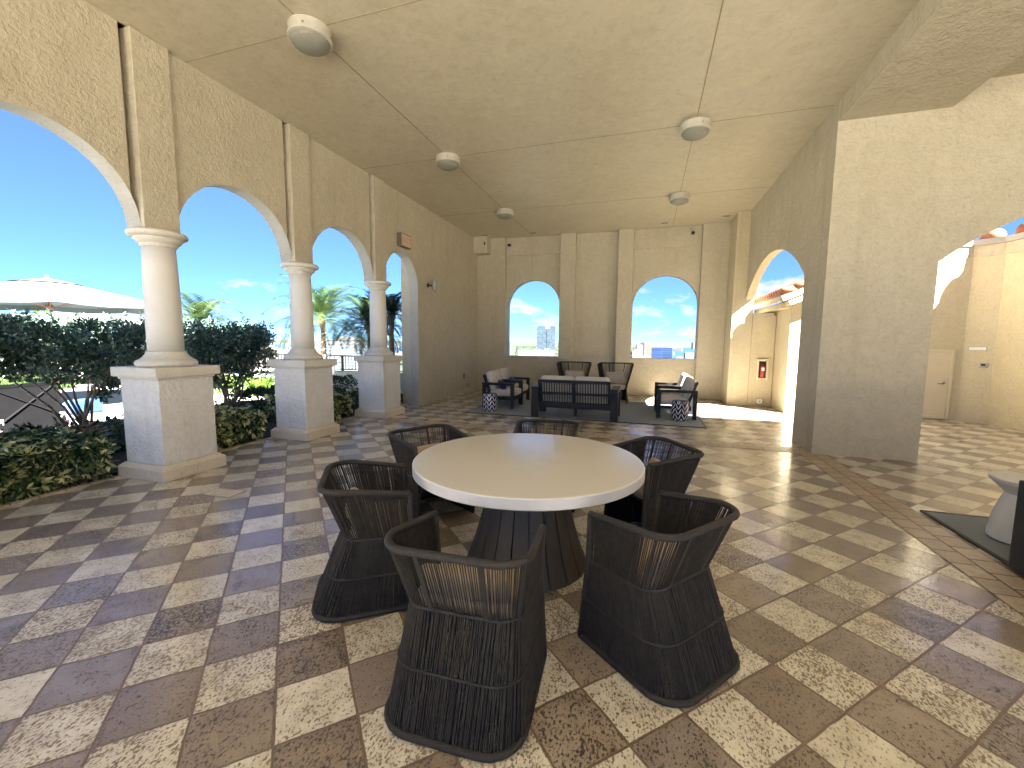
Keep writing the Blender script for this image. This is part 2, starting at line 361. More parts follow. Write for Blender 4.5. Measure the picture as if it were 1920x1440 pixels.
    def xform(s, M4): s.v = [tuple(M4 @ Vector(p)) for p in s.v]; return s
    def build(s, name, mats, parent=None, bevel=0, weld=False, autosmooth=False, tint=None):
        me = bpy.data.meshes.new(name); me.from_pydata(s.v, [], s.f)
        if not isinstance(mats, (list, tuple)): mats = [mats]
        for m in mats: me.materials.append(m)
        if s.f:
            me.polygons.foreach_set('material_index', s.m); me.polygons.foreach_set('use_smooth', s.sm)
        if tint is not None:
            a = me.attributes.new('tint', 'FLOAT', 'FACE'); a.data.foreach_set('value', tint)
        if weld:
            bm = bmesh.new(); bm.from_mesh(me); bmesh.ops.remove_doubles(bm, verts=bm.verts, dist=.0005)
            bmesh.ops.recalc_face_normals(bm, faces=bm.faces); bm.to_mesh(me); bm.free()
        me.update()
        o = bpy.data.objects.new(name, me); COL.objects.link(o)
        if parent: o.parent = parent
        if autosmooth: me.set_sharp_from_angle(angle=math.radians(40))
        if bevel:
            b = o.modifiers.new('bevel', 'BEVEL'); b.width = bevel; b.segments = 2; b.limit_method = 'ANGLE'; b.angle_limit = math.radians(40)
        return o
def tag(o, label=None, cat=None, group=None, kind=None):
    if label: o['label'] = label
    if cat: o['category'] = cat
    if group: o['group'] = group
    if kind: o['kind'] = kind
    return o
def thing(name, label, cat, loc=(0, 0, 0), rz=0, group=None):
    o = bpy.data.objects.new(name, None); o.empty_display_size = .1; COL.objects.link(o)
    o.location = loc; o.rotation_euler = (0, 0, rz); return tag(o, label, cat, group)
def dup(root, loc, rz=0, label=None, scale=None):
    def cp(o, par):
        c = o.copy(); COL.objects.link(c)
        if par: c.parent = par
        for ch in [x for x in list(o.children)]: cp(ch, c)
        return c
    r = cp(root, None); r.location = loc; r.rotation_euler = (0, 0, rz)
    if scale: r.scale = scale
    if label: r['label'] = label
    return r

def wall(mb, axis, s0, s1, z0, z1, t0, t1, openings=(), mi=0, mo=None, groove=None):
    """slab along axis ('x' or 'y') from s0..s1, thickness t0..t1; openings (a,b,sill,spring,rise,shape)"""
    if mo is None: mo = mi
    P = (lambda s, t, z: (s, t, z)) if axis == 'x' else (lambda s, t, z: (t, s, z))
    def quad(a, b, c, d, m): mb.add([a, b, c, d], [(0, 1, 2, 3)], m)
    def span(sa, za, zb, sb, zc, zd):   # face pair between (sa: za..zb) and (sb: zc..zd)
        g_ = groove and groove((sa + sb) / 2)
        for t in (t0 - .11 if g_ else t0, t1): quad(P(sa, t, za), P(sb, t, zc), P(sb, t, zd), P(sa, t, zb), mi)
        if g_ and not groove(sa - .03): quad(P(sa, t0, za), P(sa, t0 - .11, za), P(sa, t0 - .11, zb), P(sa, t0, zb), mi)
    cur = s0
    for (a, b, sill, spring, rise, shape) in sorted(openings):
        if a > cur: span(cur, z0, z1, a, z0, z1)
        cx, hw = (a + b) / 2, (b - a) / 2
        if shape == 'seg': R = (hw * hw + rise * rise) / (2 * rise); f = lambda s: spring + rise - R + math.sqrt(max(R * R - (s - cx) ** 2, 0))
        else: f = lambda s: spring + rise * math.sqrt(max(1 - ((s - cx) / hw) ** 2, 0))
        N = 40; ss = [cx - hw * math.cos(PI * i / N) for i in range(N + 1)]
        if groove: ss = sorted(set([q for q in ss if abs(q - (b - .075)) > .012] + [b - .075])); N = len(ss) - 1
        zs = [f(s) for s in ss]
        if sill > z0:
            span(a, z0, sill, b, z0, sill); quad(P(a, t0, sill), P(b, t0, sill), P(b, t1, sill), P(a, t1, sill), mo)
        for i in range(N):
            span(ss[i], zs[i], z1, ss[i + 1], zs[i + 1], z1)
            quad(P(ss[i], t0, zs[i]), P(ss[i + 1], t0, zs[i + 1]), P(ss[i + 1], t1, zs[i + 1]), P(ss[i], t1, zs[i]), mo)
        if spring > max(sill, z0):
            for s in (a, b): quad(P(s, t0, max(sill, z0)), P(s, t1, max(sill, z0)), P(s, t1, spring), P(s, t0, spring), mo)
        cur = b
    if s1 > cur: span(cur, z0, z1, s1, z0, z1)
    for s in (s0, s1): quad(P(s, t0, z0), P(s, t1, z0), P(s, t1, z1), P(s, t0, z1), mi)
    quad(P(s0, t0, z1), P(s1, t0, z1), P(s1, t1, z1), P(s0, t1, z1), mi)

# ------------------------------------------------------------------ setting: floors
ZC = 4.72
mb = MB(); mb.add([(-5.55, -5, 0), (9.5, -5, 0), (9.5, 13.2, 0), (-5.55, 13.2, 0)], [(0, 1, 2, 3)])
tag(mb.build('patio_floor', M['tiles']), kind='structure')
mb = MB()
mb.add([(2.12, -5, .004), (2.45, -5, .004), (2.45, 6.87, .004), (2.12, 6.87, .004)], [(0, 1, 2, 3)], 1)
mb.add([(-4.86, 6.87, .004), (2.28, 6.87, .004), (2.28, 7.2, .004), (-4.86, 7.2, .004)], [(0, 1, 2, 3)], 0)
tag(mb.build('floor_band', [M['band_x'], M['band_y']]), kind='structure')
mb = MB(); mb.box(-5.62, -5.552, -5, 8.98, -.3, .012)
tag(mb.build('patio_kerb', M['band_y']), kind='structure')
mb = MB(); mb.add([(-60, -40, -.06), (-5.56, -40, -.06), (-5.56, 10.9, -.06), (-60, 10.9, -.06)], [(0, 1, 2, 3)])
mb.add([(-5.56, -40, -.06), (60, -40, -.06), (60, -5.002, -.06), (-5.56, -5.002, -.06)], [(0, 1, 2, 3)])
mb.add([(9.51, -5.002, -.06), (60, -5.002, -.06), (60, 13.2, -.06), (9.51, 13.2, -.06)], [(0, 1, 2, 3)])
tag(mb.build('pool_deck', M['deck']), kind='structure')
# planting bed
mb = MB(); n = 26
def bedz(x, y): return .03 + .05 * math.sin(x * 3.1 + 1) * math.sin(y * 2.3)
xs = [-9.3 + 3.68 * i / 10 for i in range(11)]; ys = [-5 + 15.4 * j / 40 for j in range(41)]
mb.add([(x, y, bedz(x, y)) for y in ys for x in xs], [(j * 11 + i, j * 11 + i + 1, (j + 1) * 11 + i + 1, (j + 1) * 11 + i) for j in range(40) for i in range(10)], 0, True)
tag(mb.build('soil', M['soil']), kind='structure')
# far land and water
mb = MB(); N = 96
mb.add([(0, 0, -70)] + [(40000 * math.cos(2 * PI * i / N), 40000 * math.sin(2 * PI * i / N), -70) for i in range(N)], [(0, 1 + i, 1 + (i + 1) % N) for i in range(N)])
tag(mb.build('ground', M['land']), kind='structure')
def azp(az, r, z=0): a = math.radians(az); return (r * math.sin(a), r * math.cos(a), z)
mb = MB()
for a0, a1, r0, r1 in ((2.4, 30, 1500, 6400), (-36, -32, 1500, 6500), (-75, -42.5, 2600, 7500)):
    k = 12
    mb.add([azp(a0 + (a1 - a0) * i / k, r, -69) for r in (r0, r1) for i in range(k + 1)], [(i, i + 1, k + 2 + i, k + 1 + i) for i in range(k)])
tag(mb.build('water', M['water']), kind='structure')

# ------------------------------------------------------------------ setting: building
XP, XO = -5.2, -5.42
COLY = [-2.66, -.63, 1.40, 3.43, 5.46, 7.48]
mb = MB(); ops = []
for i in range(len(COLY) - 1): ops.append((COLY[i] + .185, COLY[i + 1] - .185, 0, 2.72, .80, 'ell'))
ops.append((COLY[-1] + .185, 9.0, 0, 2.76, .72, 'ell'))
# upper arcade: only above capitals between columns, so piers of zero width are cut by starting the slab at 2.72
def arcade():
    a = MB()
    wall(a, 'y', -4.2, 7.665, 2.72, ZC, XP, XO, [(o[0], o[1], 2.72, 2.721, .80, 'ell') for o in ops[:-1]], 0, 1, lambda q: any(y - .26 < q < y - .185 for y in COLY))
    wall(a, 'y', 7.665, 13.1, 0, ZC, XP, XO, [(7.665, 9.0, 0, 2.76, .72, 'ell')], 0, 1)
    a.box(-5.66, XO - .001, 9.015, 13.1, 0, ZC, 0)
    for y in COLY:   # underside of each impost block
        a.add([(XP, y - .185, 2.72), (XO, y - .185, 2.72), (XO, y + .185, 2.72), (XP, y + .185, 2.72)], [(0, 1, 2, 3)], 1)
    return a
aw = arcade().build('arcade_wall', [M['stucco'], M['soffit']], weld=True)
tag(aw, 'long cream stucco wall pierced by a row of round arches beside the planting bed', 'wall')
for y in COLY:
    p = MB(); p.box(-5.145, -5.31, y - .185, y + .185, 2.722, ZC - .002); o = p.build('pilaster', M['stucco'], aw, bevel=.006)
p = MB(); p.add([(XP + .003, y, z) for y, z in ((9.0, 0), (9.012, 0), (9.012, 2.8), (9.0, 2.8))], [(0, 1, 2, 3)])

# columns on pedestals
def make_column(x, y, label):
    t = thing('column', label, 'column', (x, y, 0), 0, 'columns of the arcade')
    b = MB(); b.box(-.36, .36, -.36, .36, 0, .125); b.frustum((-.36, .36, -.36, .36), (-.315, .315, -.315, .315), .125, .165); b.build('plinth', M['coral'], t, bevel=.006)
    b = MB(); b.box(-.30, .30, -.30, .30, .165, 1.1); b.build('pedestal', M['white_st'], t, bevel=.008)
    b = MB(); b.box(-.315, .315, -.315, .315, 1.1, 1.13); b.box(-.355, .355, -.355, .355, 1.13, 1.235); b.build('pedestal_cap', M['cast'], t, bevel=.008)
    b = MB(); b.lathe([(.27, 1.235), (.285, 1.25), (.288, 1.275), (.275, 1.30), (.245, 1.315), (.225, 1.33), (.205, 1.355), (.19, 1.375), (.185, 1.40), (.17, 1.405)]); b.build('base_moulding', M['cast'], t, autosmooth=True)
    b = MB(); b.lathe([(.168, 1.404), (.168, 1.7), (.166, 2.0), (.160, 2.3), (.152, 2.56)], 48); b.build('shaft', M['column'], t)
    b = MB(); b.lathe([(.155, 2.55), (.165, 2.56), (.172, 2.575), (.172, 2.585), (.19, 2.595), (.21, 2.615), (.22, 2.635), (.22, 2.645), (.245, 2.65), (.268, 2.665), (.275, 2.685), (.268, 2.705), (.25, 2.717)]); b.build('capital', M['cast'], t, autosmooth=True)
    return t
lab = {3: 'nearest white column in view on its square white pedestal', 4: 'middle white column standing between the two others, low hedge on both sides', 5: 'farthest white column next to the solid stucco wall and doorway arch'}
c0 = None
for i, y in enumerate(COLY):
    if i < 0: continue
    L = lab.get(i, 'white column outside the picture beside the nearest hedge')
    if c0 is None: c0 = make_column(-5.24, y, L)
    else: dup(c0, (-5.24, y, 0), 0, L)

# ceiling
def slab(name, x0, x1, y0, y1, z0, z1, m):
    b = MB(); b.box(x0, x1, y0, y1, z0, z1); return tag(b.build(name, m), kind='structure')
ceil = slab('ceiling', -5.75, 2.285, -4.2, 13.25, ZC, 5.0, M['ceil'])
b = MB()
for y in (.6, 3.83, 7.0, 10.12): b.box(-5.19, 2.27, y - .006, y + .006, ZC - .003, ZC + .02)
for x in (-3.42, .555): b.box(x - .006, x + .006, -4.2, 12.7, ZC - .0035, ZC + .02)
b.build('ceiling_seam', M['seam'], ceil)
# right hand beam, lower soffit and the higher ceiling of the side bay
b = MB(); b.box(2.286, 3.47, -5.0, 6.868, 4.45, 5.0); tag(b.build('beam', M['stucco'], bevel=.008), kind='structure')
slab('ceiling_bay', 3.472, 11.0, -5.0, 6.868, 4.73, 5.0, M['stucco'])

# back wall with two arched openings
YB = 12.85
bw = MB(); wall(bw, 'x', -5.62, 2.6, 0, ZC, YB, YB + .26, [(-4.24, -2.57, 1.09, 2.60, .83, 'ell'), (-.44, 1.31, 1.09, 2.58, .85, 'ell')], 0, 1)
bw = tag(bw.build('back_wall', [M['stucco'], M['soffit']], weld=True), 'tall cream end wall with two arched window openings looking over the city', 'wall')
for x0, x1 in ((-5.199, -4.26), (-2.545, -2.09), (-.865, -.455), (1.325, 1.99)):
    p = MB(); p.box(x0, x1, YB - .19, YB - .001, .002, ZC - .002); p.build('pilaster', M['stucco'], bw, bevel=.006)
for x0, x1 in ((-4.259, -2.546), (-.454, 1.324)):
    p = MB(); p.box(x0, x1, YB - .05, YB - .001, 4.18, ZC - .003); p.build('lintel_band', M['stucco'], bw, bevel=.005)
p = MB(); p.box(-2.089, -.866, YB - .06, YB - .001, .002, 1.11); p.build('lower_panel', M['stucco'], bw, bevel=.005)

# right wall with wide segmental arch, pier and bay wall
rw = MB()
wall(rw, 'y', 7.061, 11.81, 0, ZC, 2.28, 2.44, [(7.72, 11.79, 0, 2.6, .74, 'seg')], 0, 1)
rw = tag(rw.build('courtyard_arch_wall', [M['stucco'], M['stucco_y']], weld=True), 'cream stucco wall with a wide low arch open to the sunny courtyard', 'wall')
p = MB(); p.box(1.99, 2.449, 11.774, YB - .002, .002, ZC - .002); p.build('end_pilaster', [M['stucco_y']], rw, bevel=.006)
bay = MB(); wall(bay, 'x', 2.28, 11.0, 0, 4.80, 6.87, 7.06, [(3.49, 7.62, 0, 2.6, .76, 'seg')], 0, 1)
tag(bay.build('bay_arch_wall', [M['stucco'], M['stucco_y']], weld=True), 'plain stucco pier and arched wall at the right, in front of the courtyard door', 'wall')
p = MB(); wall(p, 'y', -5, 6.868, 0, 4.72, 9.5, 9.7, [(-4, -.6, 0, 2.6, .76, 'seg')])  # unseen wall, added to cut the sun on the bay floor and pier
tag(p.build('added_bay_wall', M['stucco'], weld=True), 'added wall beyond the right edge, keeping sun out of the side bay', 'wall')
# courtyard: niche, parapets, gabled pavilion
nw = MB(); nw.box(2.452, 2.96, 11.76, 12.2, 0, 2.22)
nw = tag(nw.build('niche_wall', M['stucco_y'], bevel=.006), 'yellow stucco recess wall holding the fire extinguisher cabinet', 'wall')
p = MB(); p.box(2.451, 2.90, 11.70, 12.26, 2.222, 2.28); p.build('coping', M['fascia'], nw, bevel=.008)
gp = thing('pavilion', 'small stucco gabled building with an orange clay tile roof in the courtyard', 'building', (2.97, 10.72, 0))
GX = .92
p = MB(); N = 2
p.add([(0, 0, 0), (2 * GX, 0, 0), (2 * GX, 0, 2.42), (GX, 0, 2.92), (0, 0, 2.42), (0, 2.4, 0), (2 * GX, 2.4, 0), (2 * GX, 2.4, 2.42), (GX, 2.4, 2.92), (0, 2.4, 2.42)],
      [(0, 1, 2, 3, 4), (9, 8, 7, 6, 5), (0, 4, 9, 5), (1, 6, 7, 2), (4, 3, 8, 9), (3, 2, 7, 8), (0, 5, 6, 1)])
p.build('wall', M['stucco_y'], gp)
sl = .42
rf = MB()
for sgn in (1, -1):
    ex = -.3 if sgn == 1 else 2 * GX + .3
    ez = 2.56; rz_ = ez + sl * (GX + .3)
    rf.add([(ex, -.32, ez), (GX, -.32, rz_), (GX, 2.6, rz_), (ex, 2.6, ez), (ex, -.32, ez + .05), (GX, -.32, rz_ + .05), (GX, 2.6, rz_ + .05), (ex, 2.6, ez + .05)],
           [(0, 1, 2, 3), (4, 5, 6, 7), (0, 1, 5, 4), (3, 2, 6, 7), (0, 3, 7, 4)])
    for k in range(16):
        y = -.30 + k * .19
        for j in range(5):
            f0, f1 = j / 5, (j + 1.12) / 5
            a = Vector((ex + (GX - ex) * f0, y, ez + .07 + (rz_ - ez) * f0 + .012)); c = Vector((ex + (GX - ex) * min(f1, 1), y, ez + .05 + (rz_ - ez) * min(f1, 1)))
            rf.tube([a, c], [.075, .062], 10)
roof = rf.build('roof', M['coraltile'], gp)
p = MB()
p.bar((-.27, -.30, 2.50), (GX, -.30, 2.50 + sl * (GX + .27)), .05, .13); p.bar((2 * GX + .27, -.30, 2.50), (GX, -.30, 2.50 + sl * (GX + .27)), .05, .13)
p.bar((-.27, -.275, 2.50), (-.27, 2.55, 2.50), .05, .12); p.bar((2 * GX + .27, -.275, 2.50), (2 * GX + .27, 2.55, 2.50), .05, .12)
p.bar((-.13, -.17, 2.40), (GX, -.17, 2.40 + sl * (GX + .13)), .30, .10); p.bar((2 * GX + .13, -.17, 2.40), (GX, -.17, 2.40 + sl * (GX + .13)), .30, .10)
p.bar((-.10, -.02, 2.38), (-.10, 2.5, 2.38), .18, .12)
p.build('fascia', M['stucco_y'], roof, bevel=.004)

def facet(mb_, a, b, z0, z1, th=.2, out=0, mi=0):
    a = Vector((*a, 0)); b = Vector((*b, 0)); t = (b - a).normalized(); nrm = Vector((t.y, -t.x, 0))   # towards camera side
    A, B = a + nrm * out, b + nrm * out; C_, D = b - nrm * th, a - nrm * th
    mb_.prism([(p.x, p.y) for p in (A, B, C_, D)], z0, z1, mi)
FA, FB, FC, FD, FE = (5.0, 10.88), (6.14, 11.0), (6.46, 10.72), (6.75, 9.6), (7.4, 7.3)
cw = MB()
poly = [FA, FB, FC, FD, FE, (7.7, 7.3), (7.05, 9.7), (6.78, 10.85), (6.28, 11.22), (5.0, 11.1)]
cw.prism(poly, 0, 3.28)
cw = tag(cw.build('courtyard_wall', M['stucco_y']), 'high yellow stucco courtyard wall of angled faces with a small door in it', 'wall')
def grow(d): 
    out = []
    for i, q in enumerate(poly):
        k = d if i < 5 else 0
        out.append((q[0] - k * .8, q[1] - k * .6))
    return out
p = MB(); p.prism(grow(.02), 3.281, 3.50); p.build('upper_band', M['stucco'], cw)  # slightly projecting band under the coping, greyer than the wall below
p = MB(); p.prism(grow(.07), 3.501, 3.61); p.build('coping', M['coping'], cw)
p = MB()
for (a, b) in ((FB, FC), (FC, FD), (FD, FE)):
    a, b = Vector((*a, 0)), Vector((*b, 0)); L = (b - a).length; k = max(1, int(L / .42)); t = (b - a).normalized(); nr = Vector((t.y, -t.x, 0))
    for i in range(k):
        q = a + t * (i + .5) * L / k
        p.tube([q + nr * .03 + Vector((0, 0, 3.63)), q - nr * .30 + Vector((0, 0, 3.70))], [.15, .14], 14)
p.build('ridge_tile', M['coraltile'], cw)
# door in the first face
dv = Vector((FB[0] - FA[0], FB[1] - FA[1], 0)).normalized(); dn = math.atan2(dv.y, dv.x)
d = MB(); d.box(-.38, .36, -.035, -.004, .09, 1.40)
door = d.build('door', M['doorp'], cw, bevel=.004); door.location = (5.56, 10.88 + (5.56 - 5.0) * (.12 / 1.14), 0); door.rotation_euler = (0, 0, dn)
d = MB(); d.box(-.44, -.382, -.05, -.004, .03, 1.46); d.box(.362, .42, -.05, -.004, .03, 1.46); d.box(-.381, .361, -.05, -.004, 1.402, 1.46); d.box(-.381, .361, -.045, -.004, .03, .088)
d.build('door_frame', M['doorp'], door, bevel=.004)
d = MB(); d.tube([(.27, -.036, .77), (.27, -.085, .77), (.15, -.09, .77)], .012, 8); d.lathe([(.03, 0), (.03, .012)], 20)
for k in range(len(d.v) - 40, len(d.v)): x, y, z = d.v[k]; d.v[k] = (x + .27, -.036 - z, y + .77)
d.build('handle', M['metal'], door)
fv = Vector((FC[0] - FB[0], FC[1] - FB[1], 0)).normalized(); fa = math.atan2(fv.y, fv.x)
def on_facet(o, s, z): o.location = (FB[0] + fv.x * s, FB[1] + fv.y * s, z); o.rotation_euler = (0, 0, fa)
d = MB(); d.box(-.13, .13, -.014, -.002, -.04, .04); o = d.build('name_plate', M['coping'], bevel=.003); on_facet(o, .2, 1.48)
d = MB(); d.box(-.118, .118, -.018, -.0145, -.03, .03); d.build('plate_face', M['paintw'], o)
tag(o, 'thin framed name plate on the courtyard wall right of the door', 'sign')
d = MB(); d.box(-.05, .05, -.03, -.002, -.05, .05); o = d.build('intercom', M['grey'], bevel=.006); on_facet(o, .31, 1.15)
d = MB(); d.box(-.03, .03, -.034, -.0305, -.01, .03); d.build('speaker_grille', M['dark'], o)
tag(o, 'small square grey intercom below the name plate', 'intercom')

# extinguisher cabinet in the niche
t = thing('extinguisher_cabinet', 'pale framed cabinet with a red fire extinguisher on the niche wall', 'fire cabinet', (2.725, 11.76, .91))
d = MB(); 
for x0, x1, z0, z1 in ((-.13, -.08, -.26, .26), (.08, .13, -.26, .26), (-.0795, .0795, .205, .26), (-.0795, .0795, -.26, -.205)): d.box(x0, x1, -.05, -.001, z0, z1)
d.build('frame', M['doorp'], t, bevel=.008)
d = MB(); d.box(-.0795, .0795, -.006, -.001, -.2045, .2045); d.build('back_panel', M['dark'], t)
d = MB(); d.lathe([(.04, -.19), (.045, -.18), (.045, .05), (.035, .085), (.015, .10), (.015, .13)], 20); d.v = [(x, y - .055, z) for x, y, z in d.v]; e = d.build('extinguisher', M['red'], t)
d = MB(); d.box(-.03, .03, -.103, -.1005, -.03, .05); d.build('instruction_label', M['paintw'], e)
d = MB(); d.tube([(0, -.055, .13), (.02, -.08, .16), (.045, -.085, .12), (.05, -.08, 0)], .009, 6); d.build('hose', M['black'], e)
d = MB(); d.box(-.055, .055, -.09, -.001, -.05, .05); o = d.build('outlet_box', M['paintw'], bevel=.006); o.location = (2.70, 11.76, .13); tag(o, 'white weatherproof outlet box low on the niche wall', 'outlet')
d = MB(); d.box(.0555, .10, -.08, -.001, -.05, .05); d.build('cover', M['grey'], o, bevel=.004)
d = MB(); d.box(-.02, .02, -.093, -.0905, -.02, .02); d.build('socket', M['grey'], o)

# ------------------------------------------------------------------ ceiling and wall fittings
def ceiling_light(loc, label):
    t = thing('ceiling_light', label, 'ceiling light', loc, 0, 'round ceiling lights')
    b = MB(); b.lathe([(.21, 0), (.205, -.005), (.20, -.085), (.215, -.09), (.215, -.115), (.195, -.12)][::-1], 40); b.build('housing', M['lampbody'], t, autosmooth=True)
    b = MB(); b.lathe([(.19 * math.cos(a), -.117 - .085 * math.sin(a)) for a in [i * PI / 2 / 10 for i in range(10, -1, -1)]], 40); b.build('lens', M['lens'], t)
    for k in range(4): a = k * PI / 2 + .4; b = MB(); b.bar((.204 * math.cos(a), .204 * math.sin(a), -.06), (.214 * math.cos(a), .214 * math.sin(a), -.06), .02, .02); b.build('screw', M['grey'], t)
    return t
L0 = ceiling_light((-3.42, 3.83, ZC - .0036), 'nearest and largest round ceiling light, near the upper left')
for p_, l_ in (((-3.42, 7.0), 'middle ceiling light of the left row, above the column arches'), ((-3.42, 10.12), 'far ceiling light of the left row, nearest the left corner'),
              ((.555, 7.0), 'ceiling light of the right row above the dining table side'), ((.555, 10.12), 'far ceiling light of the right row, above the lounge chairs')):
    dup(L0, (*p_, ZC - .0036), 0, l_)
def small_plate(x, y, label):
    b = MB(); b.box(-.09, .09, -.035, .035, -.012, 0); o = b.build('ceiling_vent', M['coping'], bevel=.004); o.location = (x, y, ZC - .0005)
    b = MB(); b.box(-.075, .075, -.022, .022, -.0155, -.0125); b.build('vent_slot', M['dark'], o); return tag(o, label, 'vent', 'small vents in the ceiling')
for x, y, l in ((-3.3, 12.35, 'small dark ceiling vent above the left window opening'), (-4.78, 12.25, 'small ceiling vent beside the speaker box'), (.33, 12.3, 'small ceiling vent above the right window opening'), (1.78, 12.05, 'slim ceiling vent close to the courtyard wall')): small_plate(x, y, l)
b = MB(); b.box(-.45, 0, -.32, 0, -.5, -.001); o = b.build('speaker_box', M['stucco'], bevel=.006); o.location = (-4.74, YB - .191, ZC - .002)
b = MB(); b.box(-.10, -.06, -.325, -.3205, -.27, -.17); b.build('sensor', M['black'], o)
tag(o, 'boxed stucco housing in the upper left corner with a dark sensor', 'speaker box')
for x, z, l in ((-4.15, 4.50, 'small black camera at the top left of the left window bay'), (1.08, 4.52, 'small black camera at the top right of the right window bay')):
    t = thing('security_camera', l, 'camera', (x, YB - .051, z), 0, 'cameras high on the end wall')
    b = MB(); b.box(-.045, .045, -.03, 0, -.05, .05); b.build('mount', M['grey'], t, bevel=.004)
    b = MB(); b.tube([(0, -.03, 0), (0, -.14, -.02)], .04, 14); b.build('body', M['black'], t)
b = MB(); b.box(-.12, .12, -.012, -.001, -.03, .03); o = b.build('name_plate', M['coping'], bevel=.003); o.location = (-2.32, YB - .19, 1.62)
b = MB(); b.box(-.105, .105, -.016, -.0125, -.02, .02); b.build('plate_face', M['stucco'], o); tag(o, 'small beige plate on the pilaster right of the left window', 'sign')
# exit sign
t = thing('exit_sign', 'boxed exit sign with faded red letters above the doorway arch', 'exit sign', (XP, 8.36, 3.71))
b = MB(); b.box(.001, .10, -.205, .205, -.14, .14); b.build('housing', M['taupe'], t, bevel=.006)
b = MB(); b.box(.1005, .106, -.18, .18, -.118, .118); b.build('face', M['signface'], t)
cu = bpy.data.curves.new('lettering', 'FONT'); cu.body = 'EXIT'; cu.size = .17; cu.align_x = 'CENTER'; cu.align_y = 'CENTER'; cu.extrude = .0015; cu.offset = .002
tmp = bpy.data.objects.new('lettering', cu); COL.objects.link(tmp)
dg = bpy.context.evaluated_depsgraph_get(); me = bpy.data.meshes.new_from_object(tmp.evaluated_get(dg)); bpy.data.objects.remove(tmp)
o = bpy.data.objects.new('lettering', me); COL.objects.link(o); me.materials.clear(); me.materials.append(M['signred']); o.parent = t; o.location = (.108, 0, 0); o.rotation_euler = (PI / 2, 0, PI / 2)
# wall spotlight
t = thing('wall_spotlight', 'grey cylindrical spotlight on an arm on the solid left wall', 'wall light', (XP, 9.48, 2.9))
b = MB(); b.lathe([(.05, 0), (.05, .02)], 20); b.v = [(z, x, y) for x, y, z in b.v]; b.tube([(.01, 0, 0), (.12, .02, 0)], .016, 8); b.build('bracket', M['dark'], t)
b = MB(); b.tube([(.17, .03, .14), (.17, .03, .12), (.175, .03, -.10), (.176, .03, -.125)], [.05, .062, .06, .045], 20); b.tube([(.176, .03, -.12), (.177, .03, -.16)], .018, 10); b.build('lamp_head', M['grey'], t)
b = MB(); b.box(.001, .01, -.04, .04, -.07, .07); o = b.build('switch_plate', M['dark'], bevel=.003); o.location = (XP, 11.64, .5); b = MB(); b.box(.0105, .014, -.012, .012, -.03, .03); b.build('switch', M['grey'], o); tag(o, 'dark switch plate on the solid left wall, above the outlet', 'switch')
b = MB(); b.box(.001, .035, -.06, .06, -.06, .06); o = b.build('outlet_box', M['coping'], bevel=.004); o.location = (XP, 11.9, .2); b = MB(); b.box(.0355, .04, -.03, .03, -.03, .03); b.build('cover', M['grey'], o); tag(o, 'grey outlet box low on the solid left wall near the corner', 'outlet')
# floor drain
t = thing('floor_drain', 'rectangular slotted drain set in the tiles by the nearest column', 'drain', (-4.0, 3.06, 0), math.radians(4))
b = MB(); b.box(-.17, .17, -.10, .10, .0015, .006); b.build('drain_frame', M['coping'], t)
b = MB()
for k in range(5): b.box(-.15 + k * .062, -.102 + k * .062, -.085, .085, .0062, .009)
b.build('grate', M['coral'], t)

